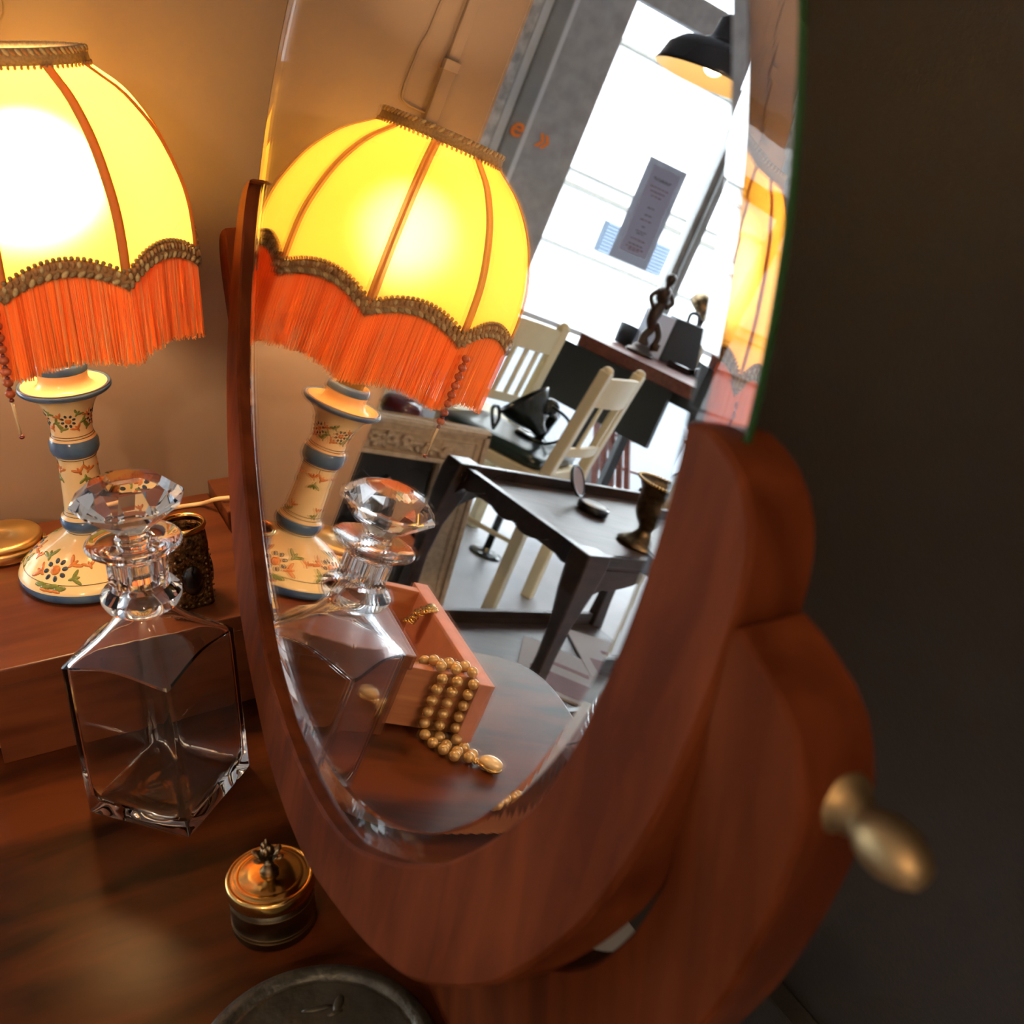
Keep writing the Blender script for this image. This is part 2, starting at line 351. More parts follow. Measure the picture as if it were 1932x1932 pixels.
lq = text('window_letter', '»', (-1.748, 3.5475, .735), .125, (PI/2, 0, PI), MT['orange_letter'], .15)
tag(lq, 'orange painted closing quote mark on the shop window glass', 'lettering')

# ---------------------------------------------------------------- outside
b = MB(); b.box((-30, 3.74, FL-.15), (12, 11, FL-.05)); struct(b.build('ground', MT['pavement']))
bu = empty('street_building', (-7, 11, FL-.05), 'sunlit white building across the street with shuttered windows', 'building')
b = MB(); b.box((-30, 11, FL-.05), (12, 11.6, 8)); b.build('facade', MT['facade'], bu)
for z0, z1, dd in ((.93, .975, .12), (1.105, 1.125, .16), (.25, .28, .10), (2.55, 2.60, .15)):
    b = MB(); b.box((-16, 11-dd, z0), (-3, 11, z1)); b.build('ledge', MT['ledge'], bu)
for x0, x1, z0, z1 in ((-7.10, -6.10, .37, .74), (-9.1, -8.2, .37, .74)):
    b = MB(); b.box((x0, 10.96, z0), (x1, 11.02, z1)); s_ = b.build('shutter', MT['shutter'], bu)
    b = MB(); n = 9
    for i in range(n): z = z0+(i+.5)*(z1-z0)/n; b.box((x0+.03, 10.93, z-.012), (x1-.03, 10.96, z+.012))
    b.build('slats', MT['shutter_slat'], s_)
# menu sheet on the window
mn = empty('menu_sheet', (-2.42, 3.628, .43), 'long grey printed sheet taped to the shop window', 'notice')
b = MB(); b.box((-2.53, 3.6262, .43), (-2.31, 3.6264, .912)); b.build('backing_sheet', MT['greypaper'], mn)
b = MB(); b.box((-2.50, 3.623, .475), (-2.345, 3.626, .885))
rnd = random.Random(3)
for j, (mi, rows) in enumerate((('ink_grey', [(.835, 5), (.828, 4), (.70, 2), (.665, 2), (.61, 1), (.585, 3), (.575, 2), (.52, 4)]), ('ink_red', [(.795, 5), (.775, 4), (.755, 3), (.64, 3), (.545, 4), (.505, 5), (.495, 3)]))):
    for z, k in rows:
        for i in range(k):
            x = -2.42+(i-(k-1)/2)*.022; ww = rnd.uniform(.006, .010); b.box((x-ww, 3.6215, z-.0025+rnd.uniform(-.001, .001)), (x+ww, 3.623, z+.0025), j+1)
b.build('printed_page', [MT['greyinner'], MT['ink_grey'], MT['ink_red']], mn)

# ================================================================ THE DRESSING TABLE
tb = empty('dressing_table', (-.17, -.47, FL), 'polished dark mahogany dressing table with rounded corners against the beige wall', 'table')
def rrect(x0, y0, x1, y1, r, n=10):
    P = []
    for cx, cy_, a in ((x1-r, y1-r, 0), (x0+r, y1-r, PI/2), (x0+r, y0+r, PI), (x1-r, y0+r, 3*PI/2)):
        for i in range(n+1): t = a+i*PI/2/n; P.append((cx+r*math.cos(t), cy_+r*math.sin(t)))
    return P
P = smoothpts([Vector((x, y, 0)) for x, y in ((.112, -.93), (.112, -.022), (-.20, -.021), (-.36, -.0225), (-.408, -.027), (-.433, -.05), (-.4415, -.088), (-.4385, -.15), (-.43, -.30), (-.425, -.5), (-.425, -.8), (-.40, -.90), (-.33, -.93))], 6, True)
P = [(p.x, p.y) for p in P]
P = [(.112, -.93), (.112, -.022)] + [(p.x, p.y) for p in smoothpts([Vector((x, y, 0)) for x, y in ((-.20, -.021), (-.34, -.0225), (-.408, -.027), (-.433, -.05), (-.4415, -.088), (-.4385, -.15), (-.43, -.30), (-.425, -.5), (-.425, -.8), (-.40, -.90), (-.33, -.93))], 6)]
b = MB(); b.prism(P, lambda x, y: Vector((x, y, -.022)), lambda x, y: Vector((x, y, 0))); b.build('tabletop', MT['table'], tb, bevel=.003, seg=3)
b = MB(); b.box((-.38, -.88, -.15), (.09, -.06, -.0225)); b.build('apron', MT['table'], tb)
for x in (-.36, .07):
    for y in (-.86, -.08):
        b = MB(); b.tube([(x, y, -.15), (x, y, -.3), (x, y, -.5), (x, y, FL)], [.028, .026, .02, .014], 14); b.build('leg', MT['table'], tb)
# the bank of little drawers standing on the left end of the table
db = empty('jewel_drawer_bank', (-.07, -.12, 0), 'low mahogany jewel drawer unit at the wall end of the table, lamp on top', 'drawer unit')
PH = .0837
b = MB(); b.box((-.186, -.2345, PH-.0145), (.036, .0105, PH)); b.build('top_board', MT['plinth'], db, bevel=.0012)
b = MB(); b.box((-.183, -.2325, .0), (.035, -.2185, PH-.0147)); b.build('front_rail', MT['plinth'], db, bevel=.0008)
b = MB(); b.box((.026, -.2185, .0), (.035, -.003, PH-.0147)); b.box((-.183, -.016, 0), (.026, -.003, PH-.0147)); b.box((-.183, -.2185, 0), (.026, -.016, .003)); b.box((-.183, -.022, 0), (-.178, -.016, PH-.0147)); b.build('carcase', MT['plinth'], db)
# drawer pulled out of its left end
dr = MB(); x0, x1, y0, y1, z0, z1 = -.272, -.02, -.2155, -.030, .0035, .0635
dr.box((x0+.004, y0, z0), (x1, y0+.010, z1)); dr.box((x0+.004, y1-.010, z0), (x1, y1, z1)); dr.box((x0+.012, y0+.010, z0), (x1, y1-.010, z0+.004)); dr.box((x1-.008, y0+.01, z0+.004), (x1, y1-.01, z1))
drw = dr.build('drawer', MT['drawer'], db, bevel=.0005)
b = MB(); b.box((x0-.004, y0-.012, z0-.0012), (x0+.0125, y1+.012, z1+.001)); b.build('drawer_front', MT['drawer_pink'], drw, bevel=.0008)
b = MB(); b.tube([(x0-.004, -.125, .034), (x0-.012, -.125, .034), (x0-.017, -.125, .034)], [.003, .004, .008], 14); b.build('drawer_knob', MT['brass'], drw)
# wooden block behind the mirror
b = MB(); b.box((.0372, -.070, .0002), (.105, .0100, .0972)); tag(b.build('wooden_box', MT['plinth'], bevel=.0012), 'small raised mahogany box behind the mirror cradle, against the wall', 'box')

# ================================================================ TABLE LAMP
LX, LY = -.0859, -.1082
lamp = empty('table_lamp', (LX, LY, PH), 'lit lamp with yellow scalloped shade, orange fringe and painted ceramic candlestick base', 'table lamp')
prof = [(0, PH+.0005), (.0565, PH+.0005), (.0598, PH+.002), (.0612, PH+.0055), (.0608, PH+.0095), (.0590, PH+.0125), (.0570, PH+.0148),
        (.0520, PH+.0200), (.0450, PH+.0262), (.0370, PH+.0315), (.0290, PH+.0358), (.0225, PH+.0395), (.0180, PH+.0425), (.0172, .1272), (.0180, .1285),
        (.0200, .1300), (.0213, .1330), (.0213, .1365), (.0200, .1395), (.0178, .1410), (.0174, .1425), (.0165, .1470),
        (.0158, .1600), (.0153, .1750), (.0150, .1880), (.0155, .1925), (.0162, .1938), (.0180, .1955), (.0193, .1990), (.0193, .2050), (.0180, .2085), (.0165, .2100),
        (.0160, .2120), (.0160, .2200), (.0170, .2270), (.0195, .2350), (.0240, .2420), (.0300, .2465), (.0335, .2480), (.0356, .2500), (.0358, .2520), (.0345, .2538), (.0325, .2532),
        (.0300, .2510), (.0250, .2500), (.0205, .2530), (.0188, .2570), (.0186, .2600), (.0195, .2640), (.0192, .2690), (.0175, .2715), (.0160, .2700), (.0140, .2660), (0, .2660)]
mi = []
for (r0, z0), (r1, z1) in zip(prof, prof[1:]):
    z = (z0+z1)/2; r = (r0+r1)/2
    k = 0
    if z < PH+.0095: k = 1
    if .1285 < z < .1400: k = 1
    if .1945 < z < .2090: k = 1
    if r > .0325 and .2475 < z < .2545: k = 1
    if .2635 < z < .2705 and r > .0165: k = 1
    mi.append(k)
BB = MB(); BB.lathe(prof, (LX, LY, 0), 72, mi)
def rad(z, lo=None):
    for (r0, z0), (r1, z1) in zip(prof[4:], prof[5:]):
        if z0 <= z <= z1 and z1 > z0: return r0+(r1-r0)*(z-z0)/(z1-z0), (r1-r0)/(z1-z0)
    return .02, 0
def blob(b, th, z, ax, az, rot, mi, lift=.0001):
    r, sl = rad(z); c = Vector((LX+(r+lift)*math.cos(th), LY+(r+lift)*math.sin(th), z))
    nrm = Vector((math.cos(th), math.sin(th), -sl)).normalized(); tx = Vector((-math.sin(th), math.cos(th), 0)); ty = nrm.cross(tx)
    R = Matrix((tx, ty, nrm)).transposed(); R2 = R @ Matrix.Rotation(rot, 3, 'Z')
    b.ell(c, (ax*1.22, az*1.22, .00045), R2, mi, 10, 5)
b = MB(); D2 = PI/180
def flower(th, z, s, step):
    dth = lambda d: d/rad(z)[0]
    blob(b, th, z, .0022*s, .0022*s, 0, 0)
    for k in range(8):
        a = k*PI/4+.3; blob(b, th+dth(.0048*s*math.cos(a)), z+.0048*s*math.sin(a)*step, .0013*s, .0010*s, a, 2)
def leaf(th, z, s, rot, mi, step=1):
    dth = lambda d: d/rad(z)[0]
    for q, (ox, oz, rr) in enumerate(((0, 0, 0), (-.0022, .0010, .9), (.0022, .0010, -.9))):
        c, s_ = math.cos(rot), math.sin(rot); X = (ox*c-oz*s_)*s; Zz = (ox*s_+oz*c)*s
        blob(b, th+dth(X), z+Zz*step, .0009*s, .0027*s, rot+rr, mi)
for k in range(5):          # neck band
    t = (-100+72*k)*D2
    flower(t, .2270, .95, 1); leaf(t+.42, .2330, 1.0, -.6, 1); leaf(t+.36, .2200, 1.0, .5, 0); leaf(t-.36, .2200, 1.0, -.4, 1); leaf(t-.38, .2310, .9, .5, 0); leaf(t+.70, .2255, 1.1, -1.3, 1)
for k in range(4):          # column sprigs
    t = (-78+90*k)*D2
    leaf(t-.28, .1830, 1.15, .35, 0); leaf(t+.20, .1835, 1.15, -.35, 0); leaf(t, .1760, 1.2, PI, 1); blob(b, t, .1885, .0003, .003, 0, 3)
    leaf(t+.8, .1525, 1.0, .2, 0); leaf(t+.95, .1470, 1.0, -.3, 1)
for k in range(5):          # foot sprays
    t = (-63+72*k)*D2; z = .1085
    flower(t, z, 1.75, .6)
    leaf(t-.33, z+.006, 1.7, .5, 1, .6); leaf(t-.28, z-.003, 1.7, 1.3, 0, .6); leaf(t+.30, z+.004, 1.6, -.8, 0, .6); leaf(t+.36, z-.004, 1.6, -1.3, 1, .6)
    for q in range(4): blob(b, t-.16+q*.11, z-.0095-.001*(q % 2), .0048, .0019, .15, 1)
    for q in range(3): blob(b, t-.08+q*.1, z-.0125, .0035, .0010, -.1, 0)
    leaf(t+.62, z+.003, 1.3, .3, 0, .6)
BB.add(b.v, b.f); BB.m[-len(b.m):] = [m_+2 for m_ in b.m]; BB.sm[-len(b.m):] = b.sm
b = MB()
for z in (PH+.0165, .1268, .1425, .1455, .1922, .2105, .2125, .2735-.02):
    r, _ = rad(z); b.lathe([(r+.0001, z-.00035), (r+.0005, z), (r+.0001, z+.00035)], (LX, LY, 0), 64)
BB.add(b.v, b.f, 5, True)
base = BB.build('ceramic_base', [MT['ceramic'], MT['blue'], MT['paint_orange'], MT['paint_green'], MT['paint_dark'], MT['paint_line']], lamp)
# shade
NP = 9; A0 = (-67.5)*D2
SP = [(.0490, .4945), (.0510, .4905), (.0600, .4835), (.0775, .4703), (.0956, .4477), (.1068, .4243), (.1138, .4015), (.1160, .3782), (.1158, .3600), (.1150, .3480)]
def sprof(z):
    for (r0, z0), (r1, z1) in zip(SP, SP[1:]):
        if z1 <= z <= z0: return r1+(r0-r1)*(z-z1)/(z0-z1)
    return SP[0][0] if z > SP[0][1] else SP[-1][0]
SPs = smoothpts([Vector((r, z, 0)) for r, z in SP], 5)
def sprof(z):
    for p, q in zip(SPs, SPs[1:]):
        if q.y <= z <= p.y: t = (z-q.y)/max(1e-9, p.y-q.y); return q.x+(p.x-q.x)*t
    return SPs[0].x if z > SPs[0].y else SPs[-1].x
def pan(th): return ((th-A0)/(2*PI/NP)) % 1.0
def flat(th, z):
    t = pan(th); d = abs(t-.5)*2; k = min(1, max(0, (.492-z)/.05)); return 1+k*(math.cos(PI/NP)/math.cos(PI/NP*d)-1)
def scal(th): t = pan(th); return .3525+.0145*max(0, math.sin(PI*t))**.75
def SH(th, z, off=0):
    r = sprof(z)*flat(th, z)+off; return Vector((LX+r*math.cos(th), LY+r*math.sin(th), z))
b = MB(); NS = NP*16; ZN = 26; vs = []
for i in range(ZN+1):
    for k in range(NS):
        th = A0+2*PI*k/NS; zb = scal(th)-.002; z = .492+(zb-.492)*(i/ZN)**1.0; vs.append(SH(th, z))
b.add(vs, [(i*NS+k, i*NS+(k+1) % NS, (i+1)*NS+(k+1) % NS, (i+1)*NS+k) for i in range(ZN) for k in range(NS)], 0, True)
shade = b.build('lamp_shade', MT['shade'], lamp, fix=False)
for k in range(NP):
    th = A0+2*PI*k/NP; b = MB(); vs = []
    Z_ = [.492+(.352-.492)*i/24 for i in range(25)]
    for z in Z_:
        p = SH(th, z); tx = Vector((-math.sin(th), math.cos(th), 0)); nr = Vector((math.cos(th), math.sin(th), 0)); ww = .0038
        vs += [p-tx*ww+nr*.0002, p-tx*ww*.4+nr*.0013, p+tx*ww*.4+nr*.0013, p+tx*ww+nr*.0002, p-nr*.0008]
    b.add(vs, [(i*5+j, i*5+(j+1) % 5, (i+1)*5+(j+1) % 5, (i+1)*5+j) for i in range(24) for j in range(5)], 0, True)
    b.build('shade_rib', MT['rib_t'], lamp)
# gallery braid round the top opening
b = MB()
b.lathe([(.0475, .4895), (.0545, .4890), (.0535, .4960), (.0520, .4995), (.0475, .5000), (.0455, .4960), (.0475, .4895)], (LX, LY, 0), 72)
for k in range(84):
    th = 2*PI*k/84; c = Vector((LX+.0530*math.cos(th), LY+.0530*math.sin(th), .4975)); b.ell(c, (.0014, .0014, .0032), Matrix.Rotation(th, 3, 'Z') @ Matrix.Rotation(.7, 3, 'X'), 1+k % 2, 6, 4)
    b.ell(Vector((LX+.0548*math.cos(th), LY+.0548*math.sin(th), .4880)), (.0011, .0011, .0022), None, 2, 6, 4)
b.build('top_braid', [MT['braid'], MT['braid2'], MT['braid3']], lamp)
# scalloped braid
b = MB(); NB = NP*48; vs = []
for k in range(NB):
    th = A0+2*PI*k/NB; zc = scal(th)
    for dz, of in ((-.0068, .0008), (-.0045, .0026), (0, .003), (.0045, .0024), (.0062, .0006), (.0, -.0006)): vs.append(SH(th, zc+dz, of))
b.add(vs, [(k*6+j, k*6+(j+1) % 6, ((k+1) % NB)*6+(j+1) % 6, ((k+1) % NB)*6+j) for k in range(NB) for j in range(6)], 2, True)
for pn in range(NP):
    N1 = 15
    for k in range(N1):
        t = (k+.5)/N1; th = A0+2*PI*(pn+t)/NP
        e = .01; tg = (SH(th+e, scal(th+e))-SH(th-e, scal(th-e))).normalized(); nr = Vector((math.cos(th), math.sin(th), 0)); bt = nr.cross(tg).normalized(); nr = tg.cross(bt)
        R = Matrix((tg, bt, nr)).transposed() @ Matrix.Rotation(.75, 3, 'Z')
        b.ell(SH(th, scal(th)-.0030, .0035), (.0034, .0019, .0016), R, 1 if k % 2 else 0, 8, 5)
    for k in range(20):
        t = (k+.5)/20; th = A0+2*PI*(pn+t)/NP
        b.ell(SH(th, scal(th)+.0072, .0018), .0017, None, 0, 7, 5)
        b.ell(SH(th, scal(th)+.0030, .0030), (.0016, .0016, .0026), None, 2 if k % 3 else 1, 6, 4)
b.build('scalloped_braid', [MT['braid'], MT['braid2'], MT['braid3']], lamp)
# fringe: two layers of silk threads
b = MB(); tips = []
rr = random.Random(11)
NF = 900
for lay in range(2):
    for k in range(NF):
        th = A0+2*PI*(k+rr.uniform(-.3, .3))/NF; t = pan(th)
        zt = scal(th)-.005; zb = .2935+.0065*math.sin(PI*t)+rr.uniform(-.0016, .0016)+(.002 if lay else 0)
        if rr.random() < .02: zb += rr.uniform(0, .012)
        r0 = sprof(zt)*flat(th, zt)+(.0016 if lay == 0 else -.0004); sway = rr.gauss(0, .0035)+.006*math.sin(th*37+lay); r1 = .1150*flat(th, .36)+rr.uniform(-.0012, .0012)-(0.0015 if lay else 0)
        ww = .00044; vs = []
        for i in range(5):
            s = i/4; r = r0+(r1-r0)*s; tt = th+sway*s*s*1.3; z = zt+(zb-zt)*s
            c = Vector((LX+r*math.cos(tt), LY+r*math.sin(tt), z)); tx = Vector((-math.sin(tt), math.cos(tt), 0)); nr = Vector((math.cos(tt), math.sin(tt), 0))
            vs += [c-tx*ww, c+tx*ww, c+nr*ww*1.2]
        b.add(vs, [(i*3+j, i*3+(j+1) % 3, (i+1)*3+(j+1) % 3, (i+1)*3+j) for i in range(4) for j in range(3)], rr.choice((0, 0, 0, 2, 3)), False)
        if rr.random() < .4: b.ell(vs[-1], (.0005, .0005, .0009), None, 1, 4, 3)
fr = b.build('fringe', [MT['fringe'], MT['fringe_tip'], MT['fringe_dark'], MT['fringe_light']], lamp, weld=False, fix=False); fr['kind'] = 'stuff'
# bulb + holder (cup widened to cut light falling on the wall) + harp
b = MB(); b.ell((LX, LY, .415), (.027, .027, .034), None, 0, 20, 14); b.build('bulb', MT['bulb'], lamp)
b = MB(); b.lathe([(0, .266), (.012, .266), (.014, .29), (.014, .335), (.015, .355), (.0275, .368), (.0290, .374), (.0270, .3745), (.012, .366), (0, .366)], (LX, LY, 0), 24); b.build('bulb_holder_baffle', MT['brass_satin'], lamp)
lb = light('bulb_light', 'POINT', (LX, LY, .415), 11.5, (1, .64, .31), .045)
# bead pull
b = MB(); c2 = MB(); th = -110*D2; R_ = .1235
px_, py_ = LX+R_*math.cos(th), LY+R_*math.sin(th)
zz = .343
for i in range(8):
    b.ell((px_, py_, zz), (.0035, .0035, .0031), None, 0, 12, 8); c2.ell((px_, py_, zz-.0047), (.0018, .0018, .0017), None, 0, 8, 6); zz -= .0078
bp = b.build('bead_pull', MT['bead'], lamp); c2.build('small_beads', MT['bead_dark'], bp)
b = MB(); b.tube([(px_, py_, zz+.002), (px_+.0005, py_, zz-.008), (px_+.0015, py_-.001, zz-.022)], [.0010, .0009, .0008], 8); b.build('pull_pin', MT['toggle'], bp)
b = MB(); b.ell((px_+.0018, py_-.001, zz-.0235), (.0020, .0020, .0016), None, 0, 8, 6); b.build('pull_end', MT['bead_dark'], bp)
b = MB(); b.tube(smoothpts([(LX+.045, LY+.035, PH+.006), (LX+.052, LY+.050, PH+.0032), (-.017, -.0270, PH+.003), (-.002, -.0175, PH+.003), (.022, -.0200, PH+.0035), (.0285, -.034, .0945), (.0375, -.0480, .1018), (.075, -.056, .1012), (.107, -.058, .1012), (.117, -.060, .088), (.118, -.062, .03)], 6), .0021, 8); b.build('power_cord', MT['cord'], lamp)

# ================================================================ DECANTER
DX, DY = -.0744, -.3178
dc = empty('glass_decanter', (DX, DY, 0), 'clear square crystal decanter with faceted mushroom stopper', 'decanter')
NT = 104
TS = []
for k in range(NT):
    q_, r_ = divmod(k, NT//4); x_ = r_/(NT//4)*2-1        # -1..1 round each corner
    TS.append(q_*PI/2+PI/4+PI/4*(1 if x_ >= 0 else -1)*abs(x_)**2.2)
def ssec(hs, e, z, n=NT, rot=0):
    P = []
    for k in range(n):
        t = TS[k]; c, s = math.cos(t), math.sin(t); r = hs/((abs(c)**e+abs(s)**e)**(1/e)); P.append(Vector((DX+r*(c-s)*.7071, DY+r*(c+s)*.7071, z)))
    return P
def loft(b, secs, mi=0, cap0=True, cap1=True):
    n = len(secs[0]); vs = [p for s in secs for p in s]
    b.add(vs, [(i*n+k, i*n+(k+1) % n, (i+1)*n+(k+1) % n, (i+1)*n+k) for i in range(len(secs)-1) for k in range(n)], mi, True)
    if cap0: b.add(secs[0], [tuple(range(n))[::-1]], mi)
    if cap1: b.add(secs[-1], [tuple(range(n))], mi)
HS = .0420
def zs(sec, f):       # drop the corners: shoulder line lower at corners, arched in the middle of the faces
    out = []
    for k, p in enumerate(sec):
        t = TS[k]; out.append(Vector((p.x, p.y, p.z+f*abs(math.cos(2*t)))))
    return out
outer = [ssec(HS-.004, 24, .0004), ssec(HS-.001, 34, .0010), ssec(HS, 30, .003), ssec(HS, 30, .03), ssec(HS, 30, .09), zs(ssec(HS, 30, .120), .004), zs(ssec(HS, 32, .1246), .0062),
         zs(ssec(.0392, 26, .1278), .0062), zs(ssec(.0348, 20, .1316), .0050), zs(ssec(.0303, 14, .1360), .0034), zs(ssec(.0264, 9, .1405), .0020), zs(ssec(.0231, 6, .1450), .0008), ssec(.0204, 3.6, .1500), ssec(.0186, 2.3, .1550), ssec(.0180, 2, .1575),
         ssec(.0200, 2, .1600), ssec(.0245, 2, .1625), ssec(.0266, 2, .1670), ssec(.0266, 2, .1705), ssec(.0235, 2, .1745), ssec(.0200, 2, .1765), ssec(.0188, 2, .1790)]
def octs(r, z, n=NT, k8=8, ph=0):
    P = []
    for k in range(n):
        t = TS[k]; d = ((t+ph) % (2*PI/k8))-PI/k8; rr_ = r*math.cos(PI/k8)/math.cos(d); P.append(Vector((DX+rr_*math.cos(t), DY+rr_*math.sin(t), z)))
    return P
outer += [octs(.0196, .1800), octs(.0196, .1975), ssec(.0190, 2, .1990), ssec(.0215, 2, .2012), ssec(.0270, 2, .2045), ssec(.0305, 2, .2065), ssec(.0313, 2, .2085), ssec(.0300, 2, .2100), ssec(.0240, 2, .2090), ssec(.0175, 2, .2075), ssec(.0130, 2, .2065)]
inner = [ssec(.0112, 2, .2050), ssec(.0105, 2, .1950), ssec(.0102, 2, .1750), ssec(.0115, 2, .1620), ssec(.0145, 2.2, .1545), ssec(.0172, 3.2, .1490), zs(ssec(.0200, 5.5, .1440), .0006), zs(ssec(.0233, 9, .1392), .0018), zs(ssec(.0272, 13, .1347), .0032), zs(ssec(.0315, 18, .1304), .0046),
         zs(ssec(.0353, 22, .1268), .0056), zs(ssec(.0384, 24, .1236), .0060), zs(ssec(.0386, 24, .1180), .0030), ssec(.0387, 24, .1080), ssec(.0387, 24, .0300),
         ssec(.0384, 20, .0170), ssec(.0366, 10, .0120), ssec(.0310, 5, .0098), ssec(.0200, 3, .0105), ssec(.0100, 2.2, .0120)]
b = MB(); loft(b, outer+inner, 0)
bo_ = b.build('bottle', MT['glass'], dc)
try: bo_.data.set_sharp_from_angle(angle=.55)
except Exception: pass
def ring(n, r, z, ph=0): return [Vector((DX+r*math.cos(2*PI*(k+ph)/n), DY+r*math.sin(2*PI*(k+ph)/n), z)) for k in range(n)]
def floft(b, A, B, mi=0):
    n = len(A); b.add(A+B, [(k, (k+1) % n, (k+1) % n+n, k+n) for k in range(n)], mi, False)
b = MB(); n = 10
secs = [(.0078, .1800), (.0095, .2060), (.0112, .2085), (.0120, .2120), (.0108, .2145), (.0115, .2175), (.0230, .2270), (.0363, .2385), (.0360, .2400), (.0235, .2510), (.0130, .2545)]
R0 = [ring(n, r, z, .0 if i < 7 else .0) for i, (r, z) in enumerate(secs)]
for A, B in zip(R0, R0[1:]): floft(b, A, B)
b.add(R0[0], [tuple(range(n))[::-1]]); b.add(R0[-1], [tuple(range(n))])
b.build('stopper', MT['glass'], dc)

# ================================================================ SMALL THINGS ON THE TABLE AND DRAWER UNIT
cp = empty('powder_compact', (-.152, -.040, PH), 'round gilt powder compact with sunburst engraved lid lying beside the lamp foot', 'compact')
b = MB(); b.lathe([(0, PH+.0003), (0.0279, PH+.0003), (0.0306, PH+.003), (0.0311, PH+.009), (0.0306, PH+.0115), (0, PH+.0115)], (-.152, -.040, 0), 64); b.build('case', MT['gilt'], cp)
b = MB()
b.lathe([(.0304, PH+.0118), (.0313, PH+.0126), (.0313, PH+.0165), (.0303, PH+.0180), (.0270, PH+.0186), (.0160, PH+.0190), (.0065, PH+.0192), (.0062, PH+.0190), (.001, PH+.0190), (0, PH+.0190)], (-.152, -.040, 0), 144)
for v in b.v:
    dx, dy = v.x+.152, v.y+.040; r = math.hypot(dx, dy)
    if .008 < r < .0295: v.z += .0005*(1 if int(round(math.atan2(dy, dx)/(2*PI)*144)) % 2 else -1)
b.build('lid', MT['gilt'], cp)
b = MB(); b.box((-.1215, -.050, PH+.009), (-.1180, -.042, PH+.014)); b.build('clasp', MT['brass'], cp, bevel=.001)

jx, jy = -.0230, -.193
jr = empty('filigree_jar', (jx, jy, PH), 'brown gilt filigree jar with black oval stones and open brass rim behind decanter', 'jar')
def sq(hs, e, z, n=48):
    P = []
    for k in range(n):
        t = 2*PI*k/n; c, s = math.cos(t), math.sin(t); r = hs/((abs(c)**e+abs(s)**e)**(1/e)); P.append(Vector((jx+r*c, jy+r*s, z)))
    return P
b = MB(); loft(b, [sq(.0150, 6, PH+.0003), sq(.0162, 7, PH+.002), sq(.0158, 7, PH+.004), sq(.0158, 7, PH+.050), sq(.0165, 6, PH+.053), sq(.0168, 3, PH+.058), sq(.0165, 2, PH+.066), sq(.0150, 2, PH+.0660), sq(.0150, 2, PH+.060), sq(.0135, 4, PH+.050), sq(.0135, 5, PH+.004)], 0)
body = b.build('body', MT['filigree'], jr)
b = MB()
for i in range(4):
    a = i*PI/2
    for (u_, v_) in [(-.0118, z) for z in [.006+.0055*k for k in range(8)]]+[(.0118, .006+.0055*k) for k in range(8)]+[(-.0075+.005*k, .004) for k in range(4)]+[(-.0075+.005*k, .047) for k in range(4)]:
        p = Matrix.Rotation(a, 3, 'Z') @ Vector((.0162, u_, 0)); b.ell((jx+p.x*1.0, jy+p.y*1.0, PH+v_), .0011, None, 0, 6, 4)
b.build('filigree_beading', MT['brass_satin'], body)
for i in range(4):
    a = i*PI/2; p = Matrix.Rotation(a, 3, 'Z') @ Vector((.0160, 0, 0)); b = MB(); b.ell((jx+p.x, jy+p.y, PH+.026), (.0038, .0084, .0135), Matrix.Rotation(a, 3, 'Z'), 0, 20, 12); s_ = b.build('black_stone', MT['onyx'], jr)
b = MB(); b.lathe([(.0150, PH+.0662), (.0172, PH+.0662), (.0182, PH+.0690), (.0178, PH+.0712), (.0165, PH+.0716), (.0152, PH+.0700), (.0150, PH+.0662)], (jx, jy, 0), 48); b.build('brass_rim', MT['brass'], jr)

qx, qy = -.0415, -.4750
pt = empty('brass_pot', (qx, qy, 0), 'small round brass trinket pot with flower finial on its lid, in front of the decanter', 'pot')
b = MB(); b.lathe([(0, .0004), (0.0251, .0004), (0.0262, .0020), (0.0262, .0068), (0.0266, .0072), (0.0262, .0078), (0.0262, .0095), (0.0266, .0099), (0.0262, .0105), (0.0262, .0245), (0.0266, .0249), (0.0262, .0255), (0.0262, .0300), (0.0256, .0305), (0, .0305)], (qx, qy, 0), 64, [0, 0, 0, 1, 1, 0, 1, 1, 0, 1, 1, 0, 0, 0]); b.build('pot_body', [MT['tin'], MT['brass_satin']], pt)
b = MB(); b.lathe([(0.0256, .0306), (0.0274, .0308), (0.0278, .0345), (0.0276, .0385), (0.0269, .0400), (0.0256, .0403), (0.0248, .0398), (0.0230, .0402), (0.0203, .0413), (0.0194, .0409), (0.0184, .0412), (0.0107, .0418), (0, .0420)], (qx, qy, 0), 64); lid = b.build('pot_lid', MT['brass'], pt)
b = MB()
b.lathe([(.0035, .0418), (.0045, .0430), (.0030, .0445), (.0022, .0480), (.0015, .0520)], (qx, qy, 0), 12)
for k in range(7):
    a = k*2*PI/7; R = Matrix.Rotation(a, 3, 'Z') @ Matrix.Rotation(.65, 3, 'Y'); b.ell(Vector((qx, qy, .0465))+R @ Vector((0, 0, .0042)), (.0009, .0020, .0050), R, 0, 8, 6)
for k in range(6):
    a = k*2*PI/6+.4; R = Matrix.Rotation(a, 3, 'Z') @ Matrix.Rotation(1.15, 3, 'Y'); b.ell(Vector((qx, qy, .0500))+R @ Vector((0, 0, .0055)), (.0010, .0021, .0030), R, 0, 8, 6)
for k in range(6):
    a = k*2*PI/6; b.ell((qx+.0018*math.cos(a), qy+.0018*math.sin(a), .0545+.0012*(k % 3)), (.0017, .0017, .0024), None, 0, 7, 5)
b.ell((qx, qy, .0590), (.0012, .0012, .0035), None, 0, 8, 6)
for v in b.v: v.x = qx+(v.x-qx)*1.35; v.y = qy+(v.y-qy)*1.35; v.z = .0416+(v.z-.0416)*1.3
b.build('flower_finial', MT['tarnish'], lid)

